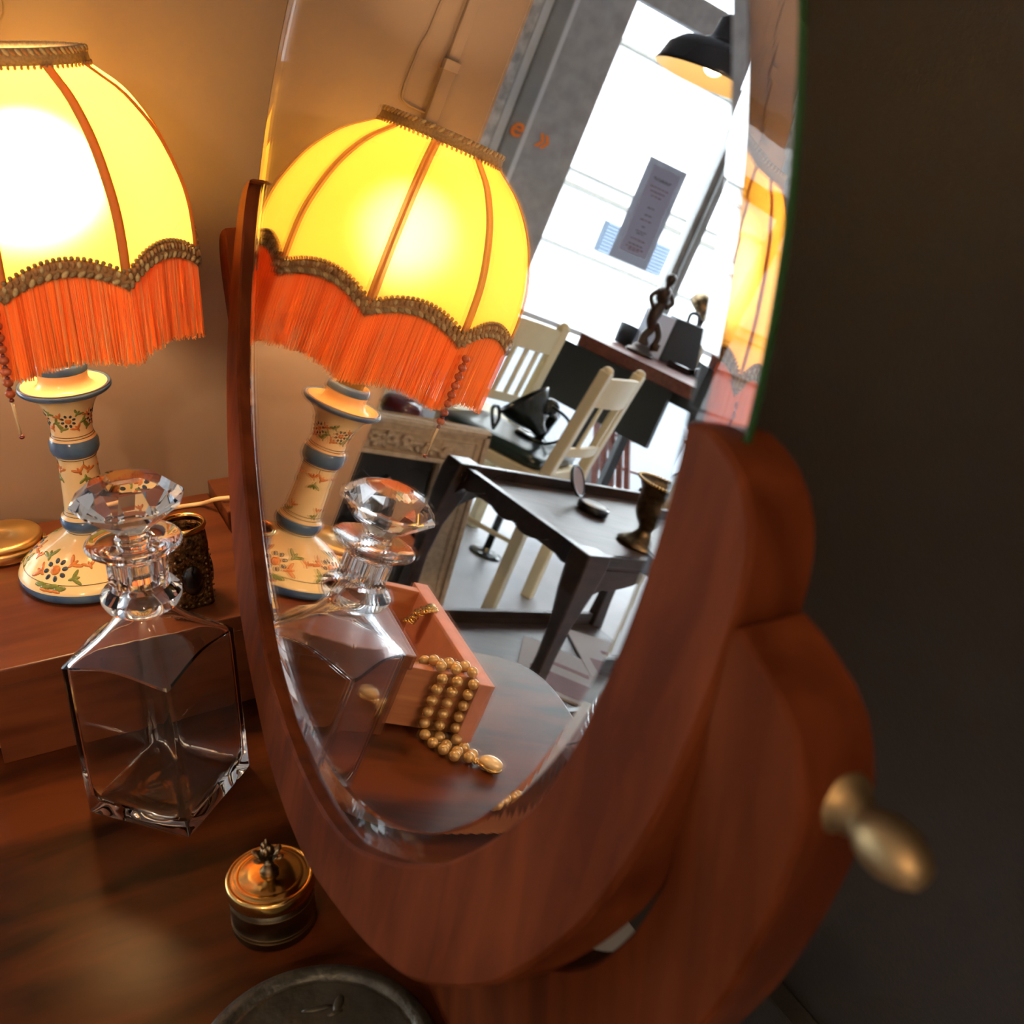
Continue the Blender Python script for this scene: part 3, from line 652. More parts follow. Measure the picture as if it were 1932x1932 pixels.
tx_, ty_ = -.0520, -.5935
tr = empty('pewter_lid_box', (tx_, ty_, 0), 'dark round pewter trinket box with worn relief lid at bottom edge', 'box')
b = MB(); b.lathe([(0, .0003), (.064, .0003), (.0670, .002), (.0675, .0055), (.0665, .0062), (0, .0062)], (tx_, ty_, 0), 96); b.build('box_base', MT['pewter'], tr)
b = MB(); b.lathe([(.0670, .0063), (.0686, .0070), (.0688, .0090), (.0672, .0105), (.0630, .0112), (.0595, .0108), (.0582, .0092), (.0570, .0088), (.0560, .0092), (.0548, .0088), (.030, .0094), (0, .0096)], (tx_, ty_, 0), 128, [0]*7+[0, 1, 1, 1])
lid = b.build('relief_lid', [MT['pewter'], MT['pewter_in']], tr)
b = MB(); rq = random.Random(5)
for k in range(26):
    a = rq.uniform(0, 2*PI); r = rq.uniform(.005, .048); R = Matrix.Rotation(rq.uniform(0, PI), 3, 'Z')
    b.ell((tx_+r*math.cos(a), ty_+r*math.sin(a), .0093), (rq.uniform(.004, .010), rq.uniform(.0015, .003), .0010), R, 0, 10, 5)
b.build('relief_figures', MT['pewter_in'], lid)

# ================================================================ SWING MIRROR
# centre of the glass face, in-plane axes (su across, sv up the tilted glass), sn into the glass
GC = Vector((0.047278, -0.486072, 0.415861)); U = Vector((-.0528, -.9986, 0)).normalized(); SN = Vector((.9774, -.0517, -.2050)).normalized(); V = SN.cross(U); V = V if V.z > 0 else -V
def G(u, v, d): return GC+U*(u+.519)+V*(v+.090)+SN*(d-.18805)
mr_ = empty('dressing_mirror', (.05, -.46, 0), 'large round tilting mirror in a mahogany cradle frame on its stand', 'mirror')
DG = .18805; UC = -.519; VC = -.090; RG = .298
# bevelled glass slab, silvered on its back
DF = DG-.0025; DB = DF+.0050
b = MB(); n = 180
def rg(r, d): return [G(UC+r*math.cos(2*PI*k/n), VC+r*math.sin(2*PI*k/n), d) for k in range(n)]
rings = [rg(RG-.024, DF), rg(RG-.0008, DF+.0026), rg(RG, DF+.0032), rg(RG, DB), ]
b.add(rings[0], [tuple(range(n))], 0)
for A, B, mi_ in zip(rings, rings[1:], (0, 2, 2)): b.add(A+B, [(k, (k+1) % n, (k+1) % n+n, k+n) for k in range(n)], mi_)
b.add(rings[-1], [tuple(range(n))], 1)
b.build('mirror_glass', [MT['slab'], MT['mirror'], MT['glass_edge']], mr_)
# cradle
K = .180/.18805
ho = [(.000, -.4460), (.05, -.4420), (.10, -.4270), (.15, -.4080), (.20, -.3800), (.25, -.3350), (.275, -.3040), (.302, -.2600), (.3190, -.2200), (.3290, -.1800), (.3335, -.1450), (.3345, -.1150), (.3325, -.1000), (.3280, -.0900), (.3210, -.0830), (.3120, -.0780), (.3020, -.0755), (.2960, -.0752), (.2925, -.0760)]
hi = [(.2905, -.0800), (.2915, -.1000), (.2900, -.1300), (.2860, -.1600), (.2780, -.1945), (.2700, -.2180), (.2580, -.2420), (.2370, -.2720), (.2116, -.3022), (.1850, -.3270), (.1500, -.3530), (.1000, -.3830), (.0500, -.3970), (.000, -.4010)]
UC2 = -.516/K
half = [((x)*K, y*K) for x, y in ho+hi]
outl = [(UC2*K+x, y) for x, y in half]+[(UC2*K-x, y) for x, y in half[::-1][1:-1]]
# smooth the outline
def frame_piece(b, f, d0, d1):
    no, nh = len(ho), len(hi)
    O_ = smoothpts([Vector((x*K, y*K, 0)) for x, y in ho], 3); I_ = smoothpts([Vector((x*K, y*K, 0)) for x, y in hi[::-1]], 3)
    # resample both to the same count
    def res(P, m):
        L = [0]
        for p, q in zip(P, P[1:]): L.append(L[-1]+(q-p).length)
        out = []; j = 0
        for i in range(m):
            s = L[-1]*i/(m-1)
            while j < len(L)-2 and L[j+1] < s: j += 1
            out.append(P[j].lerp(P[j+1], min(1, (s-L[j])/max(1e-9, L[j+1]-L[j]))))
        return out
    O_ = res(O_, 70); I_ = res(I_, 70)
    wl = lambda y: min(1, max(0, (y+.30)/.2))
    Of = [Vector((-p.x, p.y-.020*wl(p.y), 0)) for p in O_[::-1]][:-1]+O_; If = [Vector((-p.x-.018*wl(p.y), p.y-.020*wl(p.y), 0)) for p in I_[::-1]][:-1]+I_
    m = len(Of); e = .0016; T = []
    for o_, i_ in zip(Of, If):
        dd = (i_-o_).normalized()*e
        ring_ = [(o_, d0+e), (o_+dd, d0), (i_-dd, d0), (i_, d0+e), (i_, d1), (o_, d1)]
        T.append([G(UC2*K+p.x, p.y, d) for p, d in ring_])
    vs = [p for t in T for p in t]; q = 6
    b.add(vs, [(i*q+j, i*q+(j+1) % q, (i+1)*q+(j+1) % q, (i+1)*q+j) for i in range(m-1) for j in range(q)], 0, False)
    b.add(T[0], [tuple(range(q))]); b.add(T[-1], [tuple(range(q))[::-1]])
# front lip stops at the glass; the deeper rear body wraps the rim
b = MB(); frame_piece(b, None, .1800, .2015); fo = b.build('cradle_frame', MT['frame'], mr_)
for p in fo.data.polygons: p.use_smooth = True
try:
    fo.data.set_sharp_from_angle(angle=.5)
except Exception: pass
# stand: two bulging cheeks on a low cross-rail, upright
NH = Vector((.9986, -.0528, 0)).normalized(); SC = Vector((0.042789, -0.464801, 0))
def S(u, z, off): p = SC+U*(u+.54)+NH*off; return Vector((p.x, p.y, z))
so = [(-.1905, .3958), (-.1811, .3932), (-.1750, .3905), (-.1674, .3865), (-.1620, .3811), (-.1590, .3750), (-.1560, .3630), (-.1568, .3477), (-.1604, .3290), (-.1665, .3054), (-.1760, .2760), (-.1860, .2520), (-.205, .210), (-.226, .165), (-.244, .120), (-.256, .075), (-.262, .035), (-.262, .0006)]
si = [(-.1915, .3940), (-.1990, .3600), (-.2060, .3250), (-.2085, .2985), (-.2140, .2830), (-.2240, .2590), (-.2385, .2330), (-.2550, .2090), (-.280, .182), (-.310, .160), (-.350, .135), (-.400, .112), (-.46, .098), (-.54, .094)]
O_ = smoothpts([Vector((u, z, 0)) for u, z in so], 3); I_ = smoothpts([Vector((u, z, 0)) for u, z in si], 3)
O_ = O_+[Vector((-.54, .0006, 0))]
def resam(P, m):
    L = [0]
    for p, q in zip(P, P[1:]): L.append(L[-1]+(q-p).length)
    out = []; j = 0
    for i in range(m):
        s = L[-1]*i/(m-1)
        while j < len(L)-2 and L[j+1] < s: j += 1
        out.append(P[j].lerp(P[j+1], min(1, (s-L[j])/max(1e-9, L[j+1]-L[j]))))
    return out
def cumpts(P, ss):
    L = [0]
    for p, q in zip(P, P[1:]): L.append(L[-1]+(q-p).length)
    out = []; j = 0
    for s in ss:
        s *= L[-1]
        while j < len(L)-2 and L[j+1] < s: j += 1
        out.append(P[j].lerp(P[j+1], min(1, (s-L[j])/max(1e-9, L[j+1]-L[j]))))
    return out
ss = [i/89 for i in range(90)]
Of = cumpts(O_, ss); If = cumpts(I_, ss)
mirr = lambda P: [Vector((-1.08-p.x, p.y-.031*min(1, max(0, (p.y-.15)/.2)), 0)) for p in P[::-1]]
Of = Of+mirr(Of)[1:]; If = If+mirr(If)[1:]
b = MB(); T = []; e = .0014
for o_, i_ in zip(Of, If):
    dd = (i_-o_).normalized()*e
    T.append([S(o_.x, o_.y, -.011+e), S(o_.x+dd.x, o_.y+dd.y*.9, -.011), S(i_.x-dd.x, i_.y-dd.y, -.011), S(i_.x, i_.y, -.011+e), S(i_.x, i_.y, .011), S(o_.x, o_.y, .011)])
q = 6; vs = [p for t in T for p in t]
b.add(vs, [(i*q+j, i*q+(j+1) % q, (i+1)*q+(j+1) % q, (i+1)*q+j) for i in range(len(T)-1) for j in range(q)])
b.add(T[0], [tuple(range(q))]); b.add(T[-1], [tuple(range(q))[::-1]])
so_ = b.build('stand', MT['frame'], mr_)
for p in so_.data.polygons: p.use_smooth = True
try: so_.data.set_sharp_from_angle(angle=.5)
except Exception: pass
# turned brass pivot knobs
def knob(u, sgn, zk=.3610):
    b = MB(); ax = U*sgn; c = S(u, zk, 0.003); R = ax.to_track_quat('Z', 'Y').to_matrix().to_4x4(); R.translation = c
    b.lathe([(0, -.002), (.0092, -.002), (.0092, .0012), (.0080, .0024), (.0064, .0036), (.0060, .0058), (.0050, .0076), (.0050, .0090), (.0066, .0120), (.0075, .0160), (.0074, .0200), (.0062, .0245), (.0040, .0282), (0, .0297)], n=40, mtx=R)
    return b
knob(-.1585, 1).build('pivot_knob', MT['brass_satin'], mr_)
knob(-.9190, -1, .3180).build('pivot_knob', MT['brass_satin'], mr_)

# ================================================================ THINGS SEEN IN THE MIRROR
# pearls over the drawer side
nk = empty('pearl_necklace', (-.262, -.245, 0), 'three strand gold pearl necklace hanging over the open drawer side with oval clasp', 'necklace')
def strand(pts, r, n0=None):
    P = smoothpts(pts, 20); L = 0; out = [P[0]]; acc = 0
    for p, q in zip(P, P[1:]):
        d = (q-p).length; acc += d
        if acc >= 2.05*r: out.append(q); acc = 0
    return out
Zt = .0635; yo = -.2155
allp = []
PR_ = .0055
hang = ((-.2240, [(-.2260, -.2345), (-.2350, -.2470), (-.2450, -.2580), (-.2560, -.2640)]), (-.2395, [(-.2400, -.2360), (-.2450, -.2440), (-.2540, -.2520), (-.2630, -.2590)]), (-.2565, [(-.2580, -.2360), (-.2640, -.2450), (-.2680, -.2540)]))
for x, tail in hang:
    yf = yo-.0060
    pts = [(x+.016, yo+.034, .030), (x+.010, yo+.018, Zt+.000), (x+.004, yo+.006, Zt+.0060), (x+.002, yo-.0015, Zt+.0052), (x, yf-.0004, Zt-.001), (x+.0005, yf, .045), (x, yf, .025), (x-.001, yf-.002, .012)]+[(a, c, .0058) for a, c in tail]
    allp.append(strand([Vector(p) for p in pts], PR_))
cnt = 0
for st in allp:
    for p in st:
        if cnt >= 99: break
        b = MB(); b.ell(p, PR_*.97, None, 0, 16, 10); b.build('pearl', MT['pearl'], nk); cnt += 1
b = MB(); b.ell((-.2820, -.2640, .0072), (.0112, .0085, .0058), Matrix.Rotation(.5, 3, 'Z'), 0, 24, 14); cl = b.build('clasp_pearl', MT['pearl_big'], nk)
b = MB(); b.ell((-.2820, -.2640, .0034), (.0120, .0094, .0030), Matrix.Rotation(.5, 3, 'Z'), 0, 24, 10)
for k in range(8): b.ell((-.2700+.0016*(k % 3), -.2620+.0018*(k//3), .004+.0012*(k % 2)), .0018, None, 0, 6, 4)
b.build('clasp_setting', MT['brass'], cl)
bc = MB()
for k in range(16):
    t = k/15; x = -.262+.020*t+.002*math.sin(k*2.1); y = -.083+.012*math.sin(k*1.3)*.3+.006*t; zt = .0658 if x < -.256 else .0658-(x+.256)*1.5
    bc.ell((x, y, zt+.001*math.sin(k*1.7)), (.0044, .0052, .0013), Matrix.Rotation(k*.9, 3, 'Z') @ Matrix.Rotation(.4*math.sin(k), 3, 'X'), 0, 10, 5)
tag(bc.build('gold_bracelet', MT['brass']), 'thin gold disc bracelet lying over the front edge of the open drawer', 'bracelet')

# cable trunking on the wall
b = MB(); b.box((-.1145, .003, .5), (-.1015, .0115, .555)); b.box((-.1155, .0, .553), (-.1005, .0115, .563)); b.box((-.1135, .004, .563), (-.1025, .0115, 1.9)); b.box((-.117, -.002, .492), (-.099, .0115, .505))
struct(b.build('trim_5', MT['beige'], bevel=.001))
b = MB(); b.tube(smoothpts([(-.1115, .0105, .513), (-.098, .0105, .512), (-.081, .0105, .513), (-.0755, .0105, .522), (-.0765, .0105, .56), (-.0815, .0105, .65), (-.083, .0105, 1.2)], 5), .0013, 6); tag(b.build('wall_cable', MT['beige']), 'thin painted cable looping down the beige wall above the lamp', 'cable')

# tea table
TD = Vector((-.943, .333, 0)).normalized(); TE = Vector((-.304, -.952, 0)).normalized(); TL = Vector((-.81, 1.12, 0))
def TT(d, e_, z): p = TL+TD*d+TE*e_; return Vector((p.x, p.y, z))
tt = empty('tea_table', tuple(TT(.35, .21, FL)), 'dark carved oak two tier tea table with scalloped aprons', 'table')
def tprism(b, pts, f, th_vec):
    b.prism(pts, lambda a, c: f(a, c), lambda a, c: f(a, c)+th_vec)
LT, WT = .72, .435
b = MB(); b.prism([(0, 0), (LT, 0), (LT, WT), (0, WT)], lambda a, c: TT(a, c, -.132), lambda a, c: TT(a, c, -.114)); b.build('top_board', MT['oak_top'], tt)
b = MB(); b.prism([(0, 0), (LT, 0), (LT, WT), (0, WT)], lambda a, c: TT(a, c, -.515), lambda a, c: TT(a, c, -.497)); b.build('lower_shelf', MT['oak_top'], tt)
for z in (-.10, -.472):
    b = MB()
    for e0 in (0, WT): b.beam(TT(.03, e0, z), TT(LT-.03, e0, z), .016, .022); b.beam(TT(.03, e0, z-.02), TT(LT-.03, e0, z-.02), .012, .03)
    b.build('gallery_rail', MT['oak'], tt, bevel=.002)
def scallop(L_):
    P = [(0, 0), (L_, 0)]
    n = 40
    for i in range(n+1):
        t = 1-i/n; x = t*L_; edge = min(t, 1-t)
        h = .030+.016*abs(math.sin(PI*t*4))**.7*(1 if edge > .1 else .5)+.055*max(0, 1-edge/.13)**1.6+.006*math.cos(2*PI*(t-.5)*2)
        P.append((x, -h))
    return P
for d0 in (-.012, LT-.008):
    b = MB(); b.prism(scallop(WT), lambda a, c: TT(d0, a, -.088+c), lambda a, c: TT(d0+.02, a, -.088+c)); b.build('scalloped_apron', MT['oak'], tt, bevel=.0015)
for e0 in (-.010, WT-.01):
    b = MB(); b.prism(scallop(LT), lambda a, c: TT(a, e0, -.118+c), lambda a, c: TT(a, e0+.02, -.118+c)); b.build('scalloped_apron', MT['oak'], tt, bevel=.0015)
for d0 in (0, LT):
    for e0 in (0, WT):
        sgn = 1 if d0 == 0 else -1; se = 1 if e0 == 0 else -1
        prf = [(-.082, .034), (-.11, .035), (-.17, .030), (-.24, .020), (-.32, .017), (-.42, .019), (-.50, .023), (-.58, .019), (-.68, .016), (-.75, .020)]
        b = MB(); vs = []
        for z, hw in prf:
            cx = .012*math.sin((z+.1)*7); vs += [TT(d0+sgn*cx+i*hw, e0+se*cx+j*hw*.8, z) for i, j in ((-1, -1), (1, -1), (1, 1), (-1, 1))]
        m_ = len(prf); b.add(vs, [(i*4+j, i*4+(j+1) % 4, (i+1)*4+(j+1) % 4, (i+1)*4+j) for i in range(m_-1) for j in range(4)]); b.add(vs[:4], [(3, 2, 1, 0)]); b.add(vs[-4:], [(0, 1, 2, 3)])
        b.build('leg', MT['oak'], tt, bevel=.004)
for i, (x, y, a, w_, h_, lb_) in enumerate(((-1.20, 1.00, .5, .21, .28, 'open pale magazine lying on the lower shelf of the tea table'), (-1.42, 1.12, .2, .20, .27, 'second pale printed magazine further along the tea table lower shelf'))):
    g_ = empty('magazine', (x, y, -.497), lb_, 'magazine')
    R = Matrix.Rotation(a, 4, 'Z'); R.translation = (x, y, -.4965+i*.001)
    b = MB(); b.box((-w_/2, -h_/2, 0), (w_/2, h_/2, .005), 0, R); b.build('pages', MT['paper'], g_)
    b = MB(); b.box((-w_/2+.02, -h_/2+.02, .005), (w_/2-.03, -.02, .0056), 0, R); b.box((-w_/2+.03, .03, .005), (.02, .05, .0056), 0, R); b.build('printed_block', MT['ink_red'], g_)
# compact mirror lying open on the tea table
om = empty('open_compact', (-1.164, 1.105, -.114), 'open black round compact with pink lined lid on the tea table', 'compact')
b = MB(); b.lathe([(0, -.1138), (.036, -.1138), (.040, -.110), (.040, -.098), (.037, -.095), (0, -.095)], (-1.164, 1.105, 0), 40); b.build('compact_base', MT['onyx'], om)
b = MB(); b.lathe([(0, -.0948), (.033, -.0948), (.031, -.0935), (0, -.0935)], (-1.164, 1.105, 0), 32); b.build('powder_mirror', MT['white_strip'], om)
hd = Vector((.35, .93, 0)).normalized(); hp = Vector((-1.164, 1.105, -.097))+hd*.041
ax = Vector((0, 0, 1)).cross(hd); cc = hp+hd*.022+Vector((.010, 0, .033))
nz = (hd*-.72+Vector((-.35, 0, .60))).normalized(); R = nz.to_track_quat('Z', 'Y').to_matrix().to_4x4(); R.translation = cc
b = MB(); b.lathe([(0, -.008), (.036, -.007), (.040, -.003), (.040, .002), (.037, .003), (.035, 0), (0, 0)], n=40, mtx=R); b.build('compact_lid', MT['onyx'], om)
b = MB(); b.lathe([(.034, .0005), (0, .0008)], n=32, mtx=R); b.build('lid_lining', MT['pinktag'], om)
# brass urn on the tea table
ur = empty('metal_urn', (-1.200, .930, -.114), 'footed bronze urn with beaded rim at the near end of the tea table', 'urn')
b = MB(); b.lathe([(0, -.1138), (.050, -.1138), (.052, -.108), (.040, -.100), (.024, -.090), (.016, -.075), (.018, -.066), (.030, -.052), (.040, -.035), (.043, -.012), (.045, .012), (.054, .028), (.062, .036), (.060, .039), (.050, .028), (.040, .005), (.034, -.03), (0, -.045)], (-1.200, .930, 0), 48); b.build('urn_body', MT['tarnish'], ur)
b = MB()
for k in range(48): a = 2*PI*k/48; b.ell((-1.200+.0625*math.cos(a), .930+.0625*math.sin(a), .0385), .0040, None, 0, 7, 5)
b.build('beaded_rim', MT['brass'], ur)

# carved cream frame leaning behind the tea table
cf = empty('carved_frame', (-1.05, 1.849, FL), 'cream painted carved picture frame with rose garland leaning behind the tea table', 'frame')
Rf = Matrix.Translation((-1.2783, 1.849, -.744)) @ Matrix.Rotation(7*D2, 4, 'Y')
fw, fh, sw = .62, .585, .145
def FR(x0, z0, x1, z1, y0, y1, b): b.box((x0, y0, z0), (x1, y1, z1), 0, Rf)
b = MB()
for k_, (ins, y0) in enumerate(((0, -.010), (.012, -.022), (.030, -.012))):
    pass
FR(0, 0, sw, fh, -.01, .03, b); FR(fw-sw, 0, fw, fh, -.01, .03, b); FR(sw, fh-.115, fw-sw, fh, -.01, .03, b)
b.build('frame_boards', MT['carved'], cf, bevel=.003)
b = MB(); FR(.004, 0, .020, fh-.004, -.022, -.01, b); FR(.004, fh-.018, fw-.004, fh-.002, -.022, -.01, b); FR(sw-.02, 0, sw-.004, fh-.112, -.022, -.01, b); FR(sw-.02, fh-.115, fw-sw+.02, fh-.100, -.022, -.01, b); FR(.035, 0, .042, fh-.035, -.016, -.01, b); FR(.035, fh-.042, fw-.035, fh-.035, -.016, -.01, b); FR(fw-.02, 0, fw-.004, fh, -.022, -.01, b)
b.build('mouldings', MT['carved'], cf, bevel=.002)
b = MB(); rq = random.Random(9)
for k in range(70):
    t = rq.uniform(-1, 1); x = fw/2+t*.19; z = fh-.062-.022*abs(t)+rq.uniform(-.022, .022)*(1-abs(t)*.5)
    p = Rf @ Vector((x, -.018, z)); b.ell(p, (rq.uniform(.006, .016), .010, rq.uniform(.005, .012)), Matrix.Rotation(rq.uniform(0, PI), 3, 'Y'), 0, 8, 5)
for k in range(3):
    for j in range(7): a = j*2*PI/7; p = Rf @ Vector((fw/2+(k-1)*.05+.012*math.cos(a), -.026, fh-.06+.012*math.sin(a))); b.ell(p, (.008, .008, .008), None, 0, 8, 5)
b.build('rose_garland', MT['carved'], cf)
b = MB(); FR(sw, 0, fw-sw, fh-.115, .012, .018, b); pn_ = b.build('dark_panel', MT['dark_pic'], cf)
b = MB(); R = Rf @ Matrix.Translation((sw+.135, -.004, .36)) @ Matrix.Rotation(PI/4-.1, 4, 'Y'); b.box((-.030, -.002, -.030), (.030, .002, .030), 0, R)
tag(b.build('diamond_tag', MT['pinktag'], bevel=.004), 'pale pinkish diamond shaped card leaning against the dark panel of the carved frame', 'card')
b = MB(); b.ell(Rf @ Vector((sw+.09, -.02, .20)), (.085, .03, .05), Matrix.Rotation(.15, 3, 'Y'), 0, 20, 10); b.ell(Rf @ Vector((sw+.17, -.02, .17)), (.07, .03, .05), None, 0, 20, 10)
tag(b.build('orange_cloth', MT['orange_cloth']), 'bundle of orange cloth in front of the dark panel', 'cloth')
# bits on top, behind the frame
b = MB(); R = Matrix.Translation((-.87, 2.05, -.26)) @ Matrix.Rotation(.5, 4, 'Y'); b.box((-.05, 0, 0), (.05, .03, .09), 0, R); b.box((-.03, -.004, .0), (.0, 0, .05), 1, R); b.box((-.05, 0, -.5), (-.03, .03, 0), 2, R)
tag(b.build('yellow_board', [MT['yellow'], MT['paper'], MT['oak']]), 'small yellow and white box behind the cream carved frame', 'box')
b = MB(); b.lathe([(0, 0), (.05, 0), (.065, .02), (.066, .045), (.055, .06), (.03, .066), (0, .068)], (-.985, 2.03, -.245), 40)
b.lathe([(.067, .030), (.071, .034), (.067, .038)], (-.985, 2.03, -.245), 40); b.tube([(-.985, 2.03, -.75), (-.985, 2.03, -.24)], .02, 10)
tag(b.build('maroon_pot', MT['maroon']), 'glossy maroon ribbed pot behind the top of the carved frame', 'pot')

# chairs
def chair(name, x, y, rot, w_, d_, H, seat, label, cushion, sp):
    root = empty(name, (x, y, FL), label, 'chair', 'cream painted kitchen chairs')
    c, s = math.cos(rot), math.sin(rot)
    f = lambda a, bb, z: Vector((x+c*a-s*bb, y+s*a+c*bb, z))
    for sx in (-1, 1):
        b = MB(); b.beam(f(sx*w_/2, d_/2, FL), f(sx*w_/2, d_/2, seat), .044, .040, 0, f(0, 1, 0)-f(0, 0, 0)); b.beam(f(sx*w_/2, d_/2, seat), f(sx*w_/2, d_/2+.05, H), .042, .038, 0, f(0, 1, 0)-f(0, 0, 0)); b.ell(f(sx*w_/2, d_/2+.051, H+.002), (.018, .018, .014), None, 0, 12, 8)
        b.build('rear_leg_post', MT['cream'], root, bevel=.005)
        b = MB(); b.beam(f(sx*w_/2, -d_/2, FL), f(sx*w_/2, -d_/2, seat-.02), .034, .034, 0, f(0, 1, 0)-f(0, 0, 0)); b.build('front_leg', MT['cream'], root, bevel=.004)
    b = MB(); b.prism([(-w_/2-.02, d_/2-.01), (-w_/2-.035, -d_/2-.02), (w_/2+.035, -d_/2-.02), (w_/2+.02, d_/2-.01)], lambda a, q_: f(a, q_, seat-.045), lambda a, q_: f(a, q_, seat-.01)); b.build('seat', MT['cream'], root, bevel=.006)
    # bowed rails
    def bow(z0, z1, dy0, dy1, nm):
        b = MB(); T = []
        for i in range(13):
            t = i/12*2-1; a = t*w_/2*.98; by = .028*(1-t*t)
            T.append([f(a, d_/2+dy0+by-.008, z0), f(a, d_/2+dy0+by+.010, z0), f(a, d_/2+dy1+by+.010, z1-.01*t*t), f(a, d_/2+dy1+by-.008, z1-.01*t*t)])
        vs = [p for t in T for p in t]; b.add(vs, [(i*4+j, i*4+(j+1) % 4, (i+1)*4+(j+1) % 4, (i+1)*4+j) for i in range(12) for j in range(4)]); b.add(T[0], [(3, 2, 1, 0)]); b.add(T[-1], [(0, 1, 2, 3)])
        b.build(nm, MT['cream'], root, bevel=.003)
    hh = H-seat
    bow(H-.12, H-.012, .05*(hh-.10)/hh, .05, 'crest_rail'); bow(seat+.07, seat+.105, .05*.2, .05*.25, 'lower_back_rail')
    for k in range(sp):
        t = (k-(sp-1)/2)*(.52/max(1, sp-1)) if sp > 1 else 0; a = t*w_; by = .028*(1-(t*2)**2)
        b = MB(); b.beam(f(a, d_/2+.012+by, seat+.09), f(a, d_/2+.038+by, H-.09), .020, .009, 0, f(0, 1, 0)-f(0, 0, 0)); b.build('back_slat', MT['cream'], root, bevel=.002)
    for sx in (-1, 1):
        b = MB(); b.tube([f(sx*w_/2, -d_/2, -.50), f(sx*w_/2, 0, -.50), f(sx*w_/2, d_/2, -.50)], [.007, .010, .007], 8); b.build('stretcher', MT['cream'], root)
    b = MB(); b.tube([f(-w_/2, d_/2, -.47), f(w_/2, d_/2, -.47)], .009, 8); b.build('stretcher', MT['cream'], root)
    if cushion:
        b = MB(); T = []
        P = rrect(-w_/2-.015, -d_/2-.01, w_/2+.015, d_/2-.035, .05, 8)
        for z, k in ((seat-.008, .96), (seat+.002, 1), (seat+.020, 1), (seat+.030, .93), (seat+.034, .6)): T.append([f(a*k, q_*k, z) for a, q_ in P])
        n_ = len(P); vs = [p for t in T for p in t]; b.add(vs, [(i*n_+j, i*n_+(j+1) % n_, (i+1)*n_+(j+1) % n_, (i+1)*n_+j) for i in range(4) for j in range(n_)], 0, True); b.add(T[-1], [tuple(range(n_))]); b.add(T[0], [tuple(range(n_))[::-1]])
        b.build('seat_pad', MT['green_seat'], root)
    return root
chair('cream_chair', -1.4467, 2.1499, 2.422, .3346, .42, .125, -.246, 'cream painted chair with dark green seat pad and black lamp on its seat', True, 2)
chair('cream_chair', -1.50, 2.86, 2.85, .36, .38, .13, -.28, 'cream painted slat back chair standing beside the window behind the lamp shade', False, 4)
# black desk lamp lying on the seat of the first chair
lpx = empty('black_desk_lamp', (-1.36, 2.13, -.212), 'black jointed desk lamp with bell shade resting on the green chair seat', 'desk lamp')
zr = -.212
R = Matrix.Translation((-1.430, 2.08, -.115)) @ (Vector((-.60, -.34, -.62)).normalized()).to_track_quat('Z', 'Y').to_matrix().to_4x4()
b = MB(); b.lathe([(.088, -.055), (.090, -.050), (.088, -.046), (.078, -.020), (.060, .012), (.040, .034), (.026, .050), (.022, .075), (.0, .077), (.0, .074), (.018, .070), (.022, .050), (.036, .032), (.056, .010), (.074, -.022), (.084, -.048), (.088, -.055)], n=48, mtx=R); b.build('lamp_shade', MT['lampblack'], lpx)
b = MB(); b.tube([(-1.44, 2.04, -.085), (-1.47, 2.05, -.062), (-1.52, 2.09, -.10), (-1.525, 2.14, zr+.012)], [.020, .022, .020, .016], 10); b.ell((-1.475, 2.05, -.070), .028, None, 0, 12, 8); b.build('jointed_arm', MT['lampblack'], lpx)
b = MB(); b.tube(smoothpts([(-1.46, 2.02, -.06), (-1.53, 2.0, -.09), (-1.55, 2.04, -.16), (-1.53, 2.10, zr+.006)], 6), .005, 8); b.build('flex', MT['rubber'], lpx)
b = MB(); R2 = Matrix.Translation((-1.51, 2.17, zr)); b.lathe([(0, .0008), (.055, .0008), (.057, .008), (.050, .014), (0, .016)], n=32, mtx=R2); b.build('weighted_base', MT['lampblack'], lpx)
b = MB(); P = smoothpts([(-1.31, 2.05, zr+.02), (-1.28, 2.02, zr+.05), (-1.27, 2.03, zr+.085), (-1.30, 2.06, zr+.09), (-1.33, 2.08, zr+.05), (-1.31, 2.05, zr+.02)], 6); b.tube(P, .006, 8)
tag(b.build('lamp_clamp_ring', MT['lampblack']), 'black metal clamp ring on the green chair seat beside the bell shade', 'clamp')
# floor stand with disc foot
fs_ = empty('pedestal_foot', (-1.671, 2.4365, FL), 'slim black pole on a round disc foot on the grey floor', 'stand')
b = MB(); b.lathe([(0, FL+.0005), (.062, FL+.0005), (.064, FL+.006), (.045, FL+.011), (.018, FL+.013), (.016, FL+.03), (0, FL+.03)], (-1.671, 2.4365, 0), 36); b.build('disc_foot', MT['lampblack'], fs_)
b = MB(); b.tube([(-1.671, 2.4365, FL+.01), (-1.671, 2.4365, -.28)], .015, 12); b.build('pole', MT['lampblack'], fs_)

# desk by the window with statue, cases
DK = Vector((-2.016, 3.043, 0)); DD = Vector((-.4956, -.8685, 0)).normalized(); DP = Vector((-.8685, .4956, 0)).normalized()
def DS(s, t, z): p = DK+DD*s+DP*t; return Vector((p.x, p.y, z))
dk = empty('window_desk', tuple(DS(.5, .3, FL)), 'red brown wooden desk with black front panel near the shop window', 'desk')
b = MB(); b.prism([(0, 0), (1.15, 0), (1.15, .62), (0, .62)], lambda a, c: DS(a, c, .045), lambda a, c: DS(a, c, .10)); b.build('desktop', MT['redwood'], dk, bevel=.003)
b = MB(); b.prism([(0.02, .02), (1.13, .02), (1.13, .60), (.02, .60)], lambda a, c: DS(a, c, .0), lambda a, c: DS(a, c, .045)); b.build('under_frame', MT['black_panel'], dk)
b = MB(); b.prism([(-.105, -.012), (.50, -.012), (.50, .012), (-.105, .012)], lambda a, c: DS(a, c, -.205), lambda a, c: DS(a, c, .044)); b.build('front_panel', MT['black_panel'], dk)
